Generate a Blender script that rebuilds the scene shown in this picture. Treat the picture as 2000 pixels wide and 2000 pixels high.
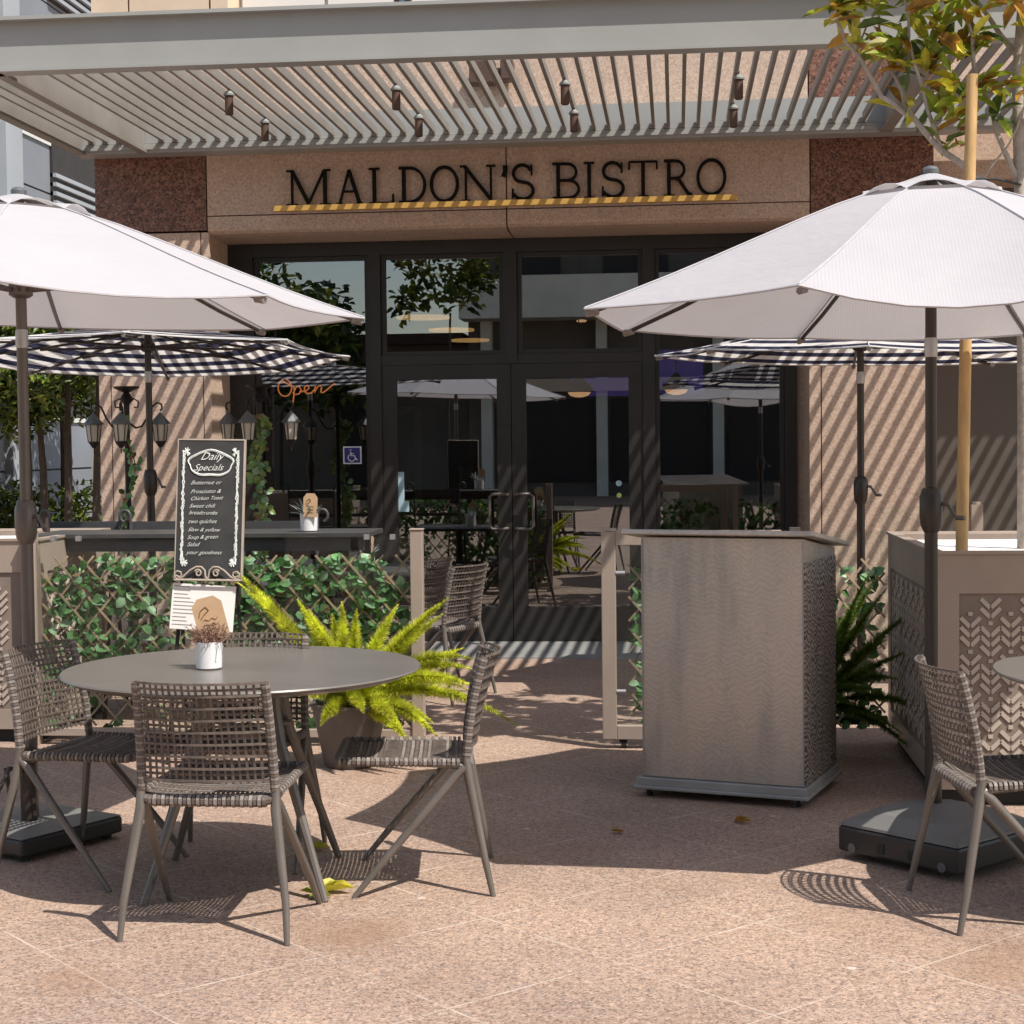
import bpy, math, random
from mathutils import Vector, Matrix
from math import sin, cos, pi, radians as rad
S = bpy.context.scene
for o in list(bpy.data.objects): bpy.data.objects.remove(o)

# ------------------------------------------------------------ camera
cam = bpy.data.cameras.new("camera"); co = bpy.data.objects.new("camera", cam); S.collection.objects.link(co); S.camera = co
A, P, R = rad(5.6), rad(2.35), rad(0.63)
fwd = Vector((-sin(A)*cos(P), cos(A)*cos(P), -sin(P)))
r0 = Vector((cos(A), sin(A), 0)); u0 = r0.cross(fwd)
r_ = r0*cos(R) - u0*sin(R); u_ = r_.cross(fwd)
m = Matrix((r_, u_, -fwd)).transposed().to_4x4(); m.translation = Vector((0, 0, 1.5)); co.matrix_world = m
cam.sensor_width = 36; cam.lens = 36*3292/2000; cam.clip_end = 500; cam.clip_start = 0.05

# ------------------------------------------------------------ world, sun, exposure
SUN = Vector((0.52, -0.37, 1.0)).normalized()
w = bpy.data.worlds.new("World"); S.world = w; w.use_nodes = True
nt = w.node_tree; sky = nt.nodes.new("ShaderNodeTexSky"); sky.sky_type = 'NISHITA'; sky.sun_disc = False
sky.sun_elevation = math.asin(SUN.z); sky.sun_rotation = math.atan2(SUN.x, SUN.y)
tint = nt.nodes.new('ShaderNodeMix'); tint.data_type = 'RGBA'; tint.blend_type = 'MULTIPLY'; tint.inputs[0].default_value = 1; tint.inputs[7].default_value = (1.0, .89, .78, 1)   # camera white balance (warm)
nt.links.new(sky.outputs[0], tint.inputs[6]); nt.links.new(tint.outputs[2], nt.nodes['Background'].inputs[0]); nt.nodes['Background'].inputs[1].default_value = 0.15
sl = bpy.data.lights.new("sun", 'SUN'); sl.energy = 4.5; sl.angle = rad(0.4); sl.color = (1.0, .94, .86)
so = bpy.data.objects.new("sun", sl); S.collection.objects.link(so); so.rotation_euler = SUN.to_track_quat('Z', 'Y').to_euler()
S.view_settings.view_transform = 'Standard'; S.view_settings.look = 'None'; S.view_settings.exposure = 0.42; S.view_settings.gamma = 1
S.render.engine = 'CYCLES'; S.cycles.max_bounces = 8; S.cycles.transparent_max_bounces = 12
try: S.cycles.caustics_reflective = False; S.cycles.caustics_refractive = False
except Exception: pass

# ------------------------------------------------------------ materials
MATS = {}
def nodes(name):
    ma = bpy.data.materials.new(name); ma.use_nodes = True; MATS[name] = ma
    n = ma.node_tree.nodes; return ma, n, ma.node_tree.links, n['Principled BSDF']
def objcoord(n, l, scale=(1, 1, 1)):
    tc = n.new('ShaderNodeTexCoord'); mp = n.new('ShaderNodeMapping'); mp.inputs['Scale'].default_value = scale
    l.new(tc.outputs['Object'], mp.inputs[0]); return mp.outputs[0]
def ramp(n, l, src, stops):
    r = n.new('ShaderNodeValToRGB'); e = r.color_ramp.elements
    while len(e) < len(stops): e.new(.5)
    for k, (p, c) in enumerate(stops): e[k].position = p; e[k].color = (*c, 1)
    l.new(src, r.inputs[0]); return r.outputs[0]
def mix(n, l, a, b, f, mode='MIX'):
    x = n.new('ShaderNodeMix'); x.data_type = 'RGBA'; x.blend_type = mode
    for i, v in ((0, f), (6, a), (7, b)):
        if hasattr(v, 'is_linked') or hasattr(v, 'links'): l.new(v, x.inputs[i])
        elif isinstance(v, tuple): x.inputs[i].default_value = (*v, 1)
        else: x.inputs[i].default_value = v
    return x.outputs[2]
def noise(n, l, co_, scale, detail=4, rough=.6):
    t = n.new('ShaderNodeTexNoise'); t.inputs['Scale'].default_value = scale; t.inputs['Detail'].default_value = detail; t.inputs['Roughness'].default_value = rough
    l.new(co_, t.inputs['Vector']); return t.outputs['Fac']
def plain(name, col, rough=.6, metal=0, var=.18, vs=6, bump=0, bs=60, emit=None, estr=0, scale=(1, 1, 1), spec=None):
    ma, n, l, b = nodes(name); c = objcoord(n, l, scale)
    f = noise(n, l, c, vs, 5)
    lo = tuple(max(0, x*(1-var)) for x in col); hi = tuple(min(1, x*(1+var)) for x in col)
    l.new(ramp(n, l, f, [(.3, lo), (.7, hi)]), b.inputs['Base Color'])
    b.inputs['Roughness'].default_value = rough; b.inputs['Metallic'].default_value = metal
    if spec is not None: b.inputs['Specular IOR Level'].default_value = spec
    if bump:
        bp = n.new('ShaderNodeBump'); bp.inputs['Strength'].default_value = bump; bp.inputs['Distance'].default_value = .01
        l.new(noise(n, l, c, bs, 3), bp.inputs['Height']); l.new(bp.outputs[0], b.inputs['Normal'])
    if emit: b.inputs['Emission Color'].default_value = (*emit, 1); b.inputs['Emission Strength'].default_value = estr
    return ma
def granite(name, cols, scale=90, rough=.5, big=.1, off=0, streak=None):
    """speckled stone: small voronoi grains over cloudy variation"""
    ma, n, l, b = nodes(name); c = objcoord(n, l)
    v = n.new('ShaderNodeTexVoronoi'); v.inputs['Scale'].default_value = scale; l.new(c, v.inputs['Vector'])
    sep = n.new('ShaderNodeSeparateColor'); l.new(v.outputs['Color'], sep.inputs[0])
    k = len(cols); col = ramp(n, l, sep.outputs[0], [((i+.3)/k, q) for i, q in enumerate(cols)])
    cl = ramp(n, l, noise(n, l, c, 1.3, 6, .65), [(.3, (1-big,)*3), (.7, (1, 1, 1))])
    mid = ramp(n, l, noise(n, l, c, scale*.28, 2), [(.32, (1-big*1.6,)*3), (.68, (1, 1, 1))])
    col = mix(n, l, mix(n, l, col, cl, 1.0, 'MULTIPLY'), mid, 1.0, 'MULTIPLY')
    if streak is not None:
        rz = objcoord(n, l, (9, 9, .5)); st = ramp(n, l, noise(n, l, rz, 1.0, 4), [(.35, (1-streak,)*3), (.62, (1, 1, 1))])
        col = mix(n, l, col, st, 1.0, 'MULTIPLY')
    l.new(col, b.inputs['Base Color']); b.inputs['Roughness'].default_value = rough
    return ma, n, l, b, c, col
# paving: exposed aggregate slabs laid diagonally, pale joints, stains
ma, n, l, b, c, col = granite('paving', [(.26, .18, .145), (.47, .32, .235), (.56, .385, .28), (.62, .46, .36), (.42, .32, .265)], 150, .75, .2)
sx = n.new('ShaderNodeSeparateXYZ'); l.new(c, sx.inputs[0])
def mth(op, a, b_=None):
    q = n.new('ShaderNodeMath'); q.operation = op
    for i, v in ((0, a), (1, b_)):
        if v is None: continue
        if isinstance(v, (int, float)): q.inputs[i].default_value = v
        else: l.new(v, q.inputs[i])
    return q.outputs[0]
def joint(sgn, off):
    s_ = mth('ADD', mth('MULTIPLY', sx.outputs[0], sgn*.7071), mth('MULTIPLY', sx.outputs[1], .7071))
    fr = mth('FRACT', mth('DIVIDE', mth('ADD', s_, -off+60.5), .605))
    d = mth('ABSOLUTE', mth('SUBTRACT', fr, .5)); return mth('GREATER_THAN', d, .4942)
J = mth('MAXIMUM', joint(-1, 3.534), joint(1, 2.06))
jn = ramp(n, l, noise(n, l, c, 3.0, 3), [(.4, (.12,)*3), (.68, (.72,)*3)])
jf = mth('MULTIPLY', J, jn)
def slab(sgn, off):
    s_ = mth('ADD', mth('MULTIPLY', sx.outputs[0], sgn*.7071), mth('MULTIPLY', sx.outputs[1], .7071)); return mth('FLOOR', mth('ADD', mth('DIVIDE', mth('ADD', s_, -off+60.5), .605), .5))
cv = n.new('ShaderNodeCombineXYZ'); l.new(slab(-1, 3.534), cv.inputs[0]); l.new(slab(1, 2.06), cv.inputs[1]); wn = n.new('ShaderNodeTexWhiteNoise'); l.new(cv.outputs[0], wn.inputs[0])
col = mix(n, l, col, ramp(n, l, wn.outputs['Value'], [(0, (.86, .85, .86)), (1, (1.0, .99, .97))]), 1.0, 'MULTIPLY')
col = mix(n, l, col, (.62, .55, .47), jf)
st = ramp(n, l, noise(n, l, c, 1.1, 6, .72), [(.52, (0, 0, 0)), (.72, (1, 1, 1))])
sf = mth('MULTIPLY', st, .42)
col = mix(n, l, col, (.26, .15, .09), sf)
for (px_, py_, rr_) in ((-.98, 5.02, .26), (.95, 4.82, .3), (-1.7, 4.55, .2), (.35, 7.4, .3)):
    dd = mth('SQRT', mth('ADD', mth('POWER', mth('MULTIPLY', mth('SUBTRACT', sx.outputs[0], px_), 1.0), 2), mth('POWER', mth('SUBTRACT', sx.outputs[1], py_), 2)))
    k_ = mth('MULTIPLY', mth('SUBTRACT', 1.0, mth('DIVIDE', mth('ADD', dd, mth('MULTIPLY', noise(n, l, c, 7, 4, .7), .3)), rr_+.12)), .9)
    k_ = mth('MINIMUM', mth('MAXIMUM', k_, 0), .38); col = mix(n, l, col, (.24, .13, .07), k_)
gv = n.new('ShaderNodeTexVoronoi'); gv.inputs['Scale'].default_value = 2.3; l.new(c, gv.inputs['Vector'])
gd = mth('MULTIPLY', mth('LESS_THAN', gv.outputs['Distance'], .035), .45); col = mix(n, l, col, (.72, .66, .60), gd)
l.new(col, b.inputs['Base Color'])
bp = n.new('ShaderNodeBump'); bp.inputs['Strength'].default_value = .35; bp.inputs['Distance'].default_value = .006
l.new(noise(n, l, c, 120, 2), bp.inputs['Height']); l.new(bp.outputs[0], b.inputs['Normal'])
granite('pink_stone', [(.52, .36, .26), (.66, .48, .37), (.74, .57, .45), (.60, .46, .37)], 110, .6, .10, streak=.08)
granite('red_granite', [(.07, .035, .026), (.19, .085, .055), (.30, .14, .092), (.16, .07, .048), (.36, .19, .135)], 78, .4, .15)
plain('joint', (.07, .04, .03), .9)
plain('beam_paint', (.34, .345, .33), .45, 0, .07, 1.5)
plain('slat_paint', (.25, .235, .215), .5, 0, .12, 3)
plain('grey_render', (.21, .23, .26), .8, 0, .1, .6)
plain('grey_pale', (.34, .37, .40), .8, 0, .08, .6); plain('pale_panel', (.62, .63, .62), .6, 0, .05, 1)
plain('beige_panel', (.66, .53, .40), .8, 0, .1, 2)
plain('dark_wall', (.115, .10, .088), .3, 0, .12, 2)
plain('black_frame', (.022, .019, .017), .45, 0, .2, 3)
plain('letter_black', (.007, .006, .005), .7, spec=.15)
plain('gold', (.66, .40, .11), .35, .2, .06)
plain('steel_plate', (.36, .36, .35), .42, .3, .15, 4)
plain('taupe_metal', (.165, .148, .132), .42, .35, .15, 8)
plain('cord', (.125, .10, .085), .6, 0, .35, 40)
plain('cord_pale', (.225, .20, .183), .7, 0, .25, 40)
plain('table_top', (.145, .134, .122), .30, 0, .10, 2, scale=(1, 5, 1))
plain('pole_dark', (.045, .036, .030), .4, .3, .2, 5)
plain('pole_grey', (.13, .11, .10), .4, .4, .15, 5)
plain('collar', (.42, .42, .42), .35, .6)
plain('plastic_dark', (.028, .027, .027), .42, 0, .2, 4)
plain('plastic_grey', (.16, .158, .152), .5, 0, .12, 5)
plain('tan_metal', (.40, .325, .27), .45, .15, .07, 4)
plain('lath', (.50, .37, .25), .8, 0, .25, 9)

plain('brown_leaf', (.22, .13, .07), .7, 0, .3)
plain('pot_white', (.78, .77, .77), .35, 0, .03)
plain('kraft', (.55, .37, .22), .8, 0, .08, 20); plain('kraft_ink', (.22, .11, .05), .8)
plain('paper', (.80, .78, .77), .7, 0, .03); plain('ink', (.12, .12, .12), .8)
plain('dried', (.26, .155, .11), .9, 0, .35, 30)
plain('chalk_black', (.035, .036, .038), .7, 0, .35, 9); plain('chalk', (.74, .78, .76), .9, 0, .18, 60); plain('frame_pale', (.42, .36, .30), .6)
plain('wood_stake', (.52, .33, .14), .7, 0, .22, 6, scale=(6, 6, 1))
plain('bark', (.38, .33, .28), .9, 0, .25, 20, .6, 40)
plain('bark_dark', (.06, .045, .035), .9, 0, .3, 10)
plain('gravel', (.80, .77, .76), .9, 0, .12, 40, .8, 50)
plain('iron', (.028, .025, .024), .5, .4, .2)
plain('iron_grey', (.07, .068, .072), .5, .2, .2)
plain('dark_top', (.06, .058, .056), .4, 0, .2)
plain('lamp_glass', (.62, .58, .50), .3, 0, .1)
plain('lamp_roof', (.14, .15, .16), .4, .3)
plain('pot_dim', (.11, .095, .088), .6, 0, .15); plain('pot_grey', (.30, .27, .25), .6, 0, .1)
plain('soil', (.05, .035, .025), .95)
plain('spot_brown', (.10, .06, .045), .5)
plain('spot_cap', (.26, .28, .27), .5)
plain('blue_sign', (.03, .03, .20), .5, 0, .02); plain('sign_white', (.75, .77, .80), .5, 0, .02)
plain('sticker_pale', (.40, .58, .66), .5, 0, .04)
plain('neon', (.9, .35, .1), .5, emit=(1.0, .36, .13), estr=1.5)
plain('lamp_warm', (.9, .6, .3), .5, emit=(1.0, .62, .33), estr=1.6)
plain('lamp_yellow', (.9, .6, .2), .5, emit=(1.0, .62, .22), estr=1.0)
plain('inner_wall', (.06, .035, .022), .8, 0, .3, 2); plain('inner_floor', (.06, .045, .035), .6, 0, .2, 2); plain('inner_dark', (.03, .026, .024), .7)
plain('purple', (.03, .02, .15), .6, emit=(.10, .07, .42), estr=.55)
plain('white_trim', (.55, .53, .50), .5)
plain('dim_render', (.17, .15, .125), .9, 0, .25, .5); plain('olive', (.14, .16, .03), .7)
plain('rubber', (.02, .02, .02), .7)
plain('asphalt', (.05, .05, .052), .9)
plain('concrete', (.34, .33, .31), .85, 0, .12, 1.2)
plain('balcony', (.80, .80, .70), .8, 0, .1, 1)
def foliage(name, col, trans=.35):
    ma, n, l, b = nodes(name); c = objcoord(n, l)
    f = noise(n, l, c, 9, 3)
    lo = tuple(x*.6 for x in col); hi = tuple(min(1, x*1.35) for x in col)
    cc = ramp(n, l, f, [(.35, lo), (.65, hi)]); l.new(cc, b.inputs['Base Color']); b.inputs['Roughness'].default_value = .45
    t = n.new('ShaderNodeBsdfTranslucent'); l.new(cc, t.inputs[0]); x = n.new('ShaderNodeMixShader'); x.inputs[0].default_value = trans
    l.new(b.outputs[0], x.inputs[1]); l.new(t.outputs[0], x.inputs[2]); l.new(x.outputs[0], n['Material Output'].inputs[0])
foliage('ivy_a', (.16, .34, .13), .25); foliage('ivy_b', (.065, .17, .04), .25); foliage('ivy_c', (.32, .50, .30), .2)
foliage('fern', (.68, .72, .075), .42); foliage('fern_shade', (.19, .29, .045), .3)  # second fern tone has the shade put into its green
foliage('mag_green', (.32, .40, .04)); foliage('mag_yellow', (.55, .50, .05)); foliage('mag_brown', (.42, .22, .03)); foliage('mag_dark', (.09, .14, .03))
foliage('tree_a', (.075, .125, .014), .2); foliage('tree_b', (.19, .24, .03), .3); foliage('tree_c', (.025, .05, .010), .1)
foliage('vine', (.28, .38, .12), .3); foliage('sage', (.35, .42, .40), .2)
# brushed steel of the host stand: swirled horizontal wavelets
def wavelet(name, axis, ca, cb, amp, metal, bump):
    ma, n, l, b = nodes(name); c = objcoord(n, l); sp = n.new('ShaderNodeSeparateXYZ'); l.new(c, sp.inputs[0])
    def m_(op, a, b_=None, c_=None):
        q = n.new('ShaderNodeMath'); q.operation = op
        for i, v in ((0, a), (1, b_), (2, c_)):
            if v is None: continue
            if isinstance(v, (int, float)): q.inputs[i].default_value = v
            else: l.new(v, q.inputs[i])
        return q.outputs[0]
    x_ = sp.outputs[axis]; ns = noise(n, l, c, 9, 3); ph = m_('MULTIPLY', m_('ADD', x_, m_('MULTIPLY', ns, .03)), 62.8)
    zz = m_('ADD', m_('MULTIPLY', sp.outputs[2], 270.0), m_('MULTIPLY', m_('COSINE', ph), 3.0)); zz = m_('ADD', zz, m_('MULTIPLY', noise(n, l, c, 6, 5, .7), 44.0))
    h = m_('MULTIPLY', m_('SINE', zz), noise(n, l, objcoord(n, l, (6, 6, 3)), 2.0, 2)); f = m_('ADD', m_('MULTIPLY', h, amp), .5)
    cl = noise(n, l, objcoord(n, l, (7, 7, 1.6)), 1.0, 4)  # broad vertical reflections of the metal, put into its colour
    cc = mix(n, l, ramp(n, l, f, [(0, ca), (1, cb)]), ramp(n, l, cl, [(.3, (.66, .68, .71)), (.5, (.90, .90, .90)), (.7, (1.0, .96, .92))]), 1.0, 'MULTIPLY')
    l.new(cc, b.inputs['Base Color']); b.inputs['Metallic'].default_value = metal; l.new(ramp(n, l, f, [(0, (.50,)*3), (1, (.38,)*3)]), b.inputs['Roughness'])
    bp = n.new('ShaderNodeBump'); bp.inputs['Strength'].default_value = bump; bp.inputs['Distance'].default_value = .004; l.new(h, bp.inputs['Height']); l.new(bp.outputs[0], b.inputs['Normal'])
wavelet('brushed', 0, (.52, .465, .41), (.74, .67, .61), .32, .7, .06); wavelet('rippled', 1, (.10, .08, .07), (.66, .58, .52), .9, .6, .5)
# umbrella cloths
def cloth(name, navy_stripe):
    ma, n, l, b = nodes(name); uv = n.new('ShaderNodeUVMap'); s2 = n.new('ShaderNodeSeparateXYZ'); l.new(uv.outputs[0], s2.inputs[0])
    def band(o, per, soft=None):
        a = n.new('ShaderNodeMath'); a.operation = 'DIVIDE'; a.inputs[1].default_value = per; l.new(o, a.inputs[0])
        f = n.new('ShaderNodeMath'); f.operation = 'FRACT'; l.new(a.outputs[0], f.inputs[0])
        g = n.new('ShaderNodeMath'); g.operation = 'GREATER_THAN'; g.inputs[1].default_value = .5; l.new(f.outputs[0], g.inputs[0]); return g.outputs[0]
    if navy_stripe:
        bu, bv = band(s2.outputs[0], .1), band(s2.outputs[1], .2)
        light = mix(n, l, (.88, .88, .88), (.80, .79, .78), bu); dark = mix(n, l, (.045, .05, .095), (.03, .034, .07), bu)  # cross columns put the pergola slats' light and shade into the striped cloth
        col = mix(n, l, light, dark, bv)
    else:
        bu, bv = band(s2.outputs[0], .012), band(s2.outputs[1], .012)
        a = mix(n, l, (.64, .63, .65), (.56, .55, .58), bu); col = mix(n, l, a, (.59, .58, .61), bv)
        cl = ramp(n, l, noise(n, l, objcoord(n, l), 2.2, 4), [(.3, (.93, .93, .94)), (.7, (1, 1, 1))]); col = mix(n, l, col, cl, 1.0, 'MULTIPLY')
    l.new(col, b.inputs['Base Color']); b.inputs['Roughness'].default_value = .85; b.inputs['Specular IOR Level'].default_value = .2
    t = n.new('ShaderNodeBsdfTranslucent'); l.new(mix(n, l, col, (1, .97, .92), 1.0, 'MULTIPLY'), t.inputs[0]); x = n.new('ShaderNodeMixShader'); x.inputs[0].default_value = .33 if not navy_stripe else .5
    bp = n.new('ShaderNodeBump'); bp.inputs['Strength'].default_value = .3; bp.inputs['Distance'].default_value = .02
    l.new(noise(n, l, objcoord(n, l, (1, 1, 3)), 9, 3), bp.inputs['Height']); l.new(bp.outputs[0], b.inputs['Normal'])
    l.new(b.outputs[0], x.inputs[1]); l.new(t.outputs[0], x.inputs[2]); l.new(x.outputs[0], n['Material Output'].inputs[0])
plain('hem_cloth', (.45, .44, .46), .9, 0, .08, 20); plain('hem_navy_stripe', (.55, .55, .56), .9, 0, .08, 20); cloth('cloth_white', False); cloth('cloth_navy_stripe', True)
def glass(name, tint, k=1.5, add=.03):
    ma, n, l, b = nodes(name); n.remove(b)
    tr = n.new('ShaderNodeBsdfTransparent'); tr.inputs[0].default_value = (*tint, 1); g = n.new('ShaderNodeBsdfGlossy'); g.inputs['Roughness'].default_value = .0; g.inputs[0].default_value = (.9, .95, 1, 1)
    fr = n.new('ShaderNodeFresnel'); fr.inputs[0].default_value = 1.5
    a = n.new('ShaderNodeMath'); a.operation = 'MULTIPLY_ADD'; a.inputs[1].default_value = k; a.inputs[2].default_value = add; a.use_clamp = True; l.new(fr.outputs[0], a.inputs[0])
    x = n.new('ShaderNodeMixShader'); l.new(a.outputs[0], x.inputs[0]); l.new(tr.outputs[0], x.inputs[1]); l.new(g.outputs[0], x.inputs[2]); l.new(x.outputs[0], n['Material Output'].inputs[0])
glass('shop_glass', (.52, .50, .48), 2.2, .14); glass('clear_glass', (.95, .97, .96), .35, .0)
# perforated planter skin is real geometry (see planter)

# ------------------------------------------------------------ mesh helpers
class MB:
    def __init__(s): s.v = []; s.f = []; s.m = []; s.uv = {}
    def add(s, vs, fs, mi=0):
        k = len(s.v); s.v += [tuple(v) for v in vs]
        for f in fs: s.f.append(tuple(i+k for i in f)); s.m.append(mi)
    def box(s, x0, x1, y0, y1, z0, z1, mi=0, M=None):
        vs = [Vector((x, y, z)) for z in (z0, z1) for y in (y0, y1) for x in (x0, x1)]
        if M is not None: vs = [M @ v for v in vs]
        s.add(vs, [(0, 2, 3, 1), (4, 5, 7, 6), (0, 1, 5, 4), (2, 6, 7, 3), (0, 4, 6, 2), (1, 3, 7, 5)], mi); return s
    def tube(s, pts, r, n=8, mi=0, caps=True, flat=None, up=None):
        pts = [Vector(p) for p in pts]; N = len(pts)
        if not hasattr(r, '__len__'): r = [r]*N
        prev = None; rings = []
        for i, p in enumerate(pts):
            d = (pts[min(i+1, N-1)]-pts[max(i-1, 0)]).normalized()
            if up is not None: a = (Vector(up)-d*d.dot(Vector(up)))
            elif prev is None: a = d.orthogonal()
            else: a = prev-d*prev.dot(d)
            if a.length < 1e-6: a = d.orthogonal()
            a.normalize(); prev = a; bb = d.cross(a)
            fl = flat or (1, 1)
            rings.append([p+a*(cos(2*pi*k/n+pi/n)*r[i]*fl[0])+bb*(sin(2*pi*k/n+pi/n)*r[i]*fl[1]) for k in range(n)])
        vs = [v for R_ in rings for v in R_]; fs = []
        for i in range(N-1):
            for k in range(n):
                k2 = (k+1) % n; fs.append((i*n+k, i*n+k2, (i+1)*n+k2, (i+1)*n+k))
        if caps: fs.append(tuple(range(n))[::-1]); fs.append(tuple((N-1)*n+k for k in range(n)))
        s.add(vs, fs, mi); return s
    def lathe(s, c, prof, n=24, mi=0, M=None):
        vs = []; fs = []
        for (r, z) in prof:
            for k in range(n):
                v = Vector((c[0]+r*cos(2*pi*k/n), c[1]+r*sin(2*pi*k/n), c[2]+z)); vs.append(M @ v if M is not None else v)
        for i in range(len(prof)-1):
            for k in range(n):
                k2 = (k+1) % n; fs.append((i*n+k, i*n+k2, (i+1)*n+k2, (i+1)*n+k))
        fs.append(tuple(range(n))[::-1]); fs.append(tuple((len(prof)-1)*n+k for k in range(n)))
        s.add(vs, fs, mi); return s
    def leaf(s, p, d, nrm, L, W, mi=0, fold=.15, curl=.1):
        d = d.normalized(); sd = d.cross(nrm)
        if sd.length < 1e-5: sd = d.orthogonal()
        sd.normalize(); nn = sd.cross(d)
        q = [p, p+d*L*.3-sd*W*.42+nn*fold*W, p+d*L*.35, p+d*L*.3+sd*W*.42+nn*fold*W, p+d*L*.68-sd*W*.36+nn*(fold*W-curl*L*.4), p+d*L*.7-nn*curl*L*.4, p+d*L*.68+sd*W*.36+nn*(fold*W-curl*L*.4), p+d*L-nn*curl*L]
        s.add(q, [(0, 2, 1), (0, 3, 2), (1, 2, 5, 4), (2, 3, 6, 5), (4, 5, 7), (5, 6, 7)], mi)
    def blade(s, p, d, w, L, mi=0):
        sd = Vector((random.uniform(-1, 1), random.uniform(-1, 1), random.uniform(-1, 1))).cross(d)
        if sd.length < 1e-5: return
        sd.normalize(); s.add([p-sd*w, p+sd*w, p+d*L], [(0, 1, 2)], mi)
    def build(s, name, mats, parent=None, smooth=False, bevel=0):
        me = bpy.data.meshes.new(name); me.from_pydata(s.v, [], s.f); me.update()
        for q in (mats if isinstance(mats, (list, tuple)) else [mats]): me.materials.append(MATS[q])
        if any(s.m): me.polygons.foreach_set('material_index', s.m)
        if smooth:
            me.polygons.foreach_set('use_smooth', [True]*len(me.polygons))
            try: me.set_sharp_from_angle(angle=rad(42))
            except Exception: pass
        o = bpy.data.objects.new(name, me); S.collection.objects.link(o)
        if parent is not None: o.parent = parent
        if bevel:
            bv = o.modifiers.new('bevel', 'BEVEL'); bv.width = bevel; bv.segments = 2; bv.limit_method = 'ANGLE'; bv.angle_limit = rad(40)
        return o
def thing(name, label, cat, loc=(0, 0, 0), rz=0, group=None, rot=None):
    o = bpy.data.objects.new(name, None); S.collection.objects.link(o); o.location = loc; o.rotation_euler = rot or (0, 0, rz)
    o.empty_display_size = .1; return tag(o, label, cat, group)
def tag(o, label, cat, group=None):
    o['label'] = label; o['category'] = cat
    if group: o['group'] = group
    return o
def struct(o): o['kind'] = 'structure'; return o
def dup(root, loc, rz, label, group=None):
    r = root.copy(); S.collection.objects.link(r); r.location = loc; r.rotation_euler = (0, 0, rz); r['label'] = label
    if group: r['group'] = group
    for ch in list(root.children):
        c_ = ch.copy(); S.collection.objects.link(c_); c_.parent = r
        for g in list(ch.children):
            d = g.copy(); S.collection.objects.link(d); d.parent = c_
    return r
def bez(p0, p1, p2, n=10):
    p0, p1, p2 = Vector(p0), Vector(p1), Vector(p2)
    return [p0*(1-t)**2+p1*2*t*(1-t)+p2*t*t for t in [k/n for k in range(n+1)]]
def text_mb(body, size, loc, M=None, shear=0, thick=.0006, align='LEFT', mb=None, mi=0, width=1.0, offset=0):
    cu = bpy.data.curves.new('t', 'FONT'); cu.body = body; cu.size = size; cu.shear = shear; cu.extrude = thick; cu.align_x = align; cu.offset = offset; cu.resolution_u = 3
    ob = bpy.data.objects.new('t', cu); S.collection.objects.link(ob); dg = bpy.context.evaluated_depsgraph_get(); dg.update()
    me = bpy.data.meshes.new_from_object(ob.evaluated_get(dg)); mb = mb or MB()
    vs = [Vector((v.co.x*width, -v.co.z, v.co.y))+Vector(loc) for v in me.vertices]
    if M is not None: vs = [M @ v for v in vs]
    mb.add(vs, [tuple(p.vertices) for p in me.polygons], mi)
    bpy.data.objects.remove(ob); bpy.data.curves.remove(cu); bpy.data.meshes.remove(me); return mb
random.seed(7)
YF, YS = 12.0, 12.57      # pillar face, shopfront plane

# ------------------------------------------------------------ ground
g = MB(); g.add([(-60, -60, 0), (60, -60, 0), (60, 60, 0), (-60, 60, 0)], [(0, 1, 2, 3)]); struct(g.build('plaza_paving', 'paving'))
g = MB(); g.box(-3.3, .88, 11.6, YS+.0, .0, .012); struct(g.build('entrance_threshold', 'steel_plate'))

# ------------------------------------------------------------ bistro building
B = thing('bistro_building', 'pink granite bistro frontage with black glazed shopfront behind the pergola', 'building', (0, 12, 0))
def part(mb, name, mats, parent=B, **k):
    mb.v = [(v[0], v[1]-12, v[2]) for v in mb.v] if parent is B or parent.get('b12') else mb.v
    o = mb.build(name, mats, parent, **k); o['b12'] = 1; return o
def bp_(x0, x1, y0, y1, z0, z1, name, mat, parent=B, **k): return part(MB().box(x0, x1, y0, y1, z0, z1), name, mat, parent, **k)
# pillars with shadow joints
def pillar(x0, x1, joints):
    xs = [x0]+joints+[x1]; mb = MB()
    for a, b2 in zip(xs[:-1], xs[1:]): mb.box(a+(.004 if a != x0 else 0), b2-(.004 if b2 != x1 else 0), YF, YS+.3, 0.0, 3.045)
    p = part(mb, 'pillar', 'pink_stone'); p2 = MB().box(x0+.01, x1-.01, YF+.012, YS+.29, 0, 3.05); q = part(p2, 'joint', 'joint', p); return p
pillar(-4.20, -3.36, [-4.11, -3.42]); pillar(.93, 1.80, [1.012])
part(MB().box(-4.2, -3.375, YF, 12.3, 3.06, 3.6), 'granite_panel', 'red_granite'); part(MB().box(.945, 1.785, YF, 12.3, 3.06, 3.6), 'granite_panel', 'red_granite')
sp = part(MB().box(-3.365, -1.196, YF-.002, 12.3, 3.165, 3.6).box(-1.186, .935, YF-.002, 12.3, 3.165, 3.6), 'sign_panel', 'pink_stone')
li = part(MB().box(-3.365, -1.196, YF-.002, 12.3, 3.075, 3.157).box(-1.186, .935, YF-.002, 12.3, 3.075, 3.157), 'lintel', 'pink_stone')
mb = MB()
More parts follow.
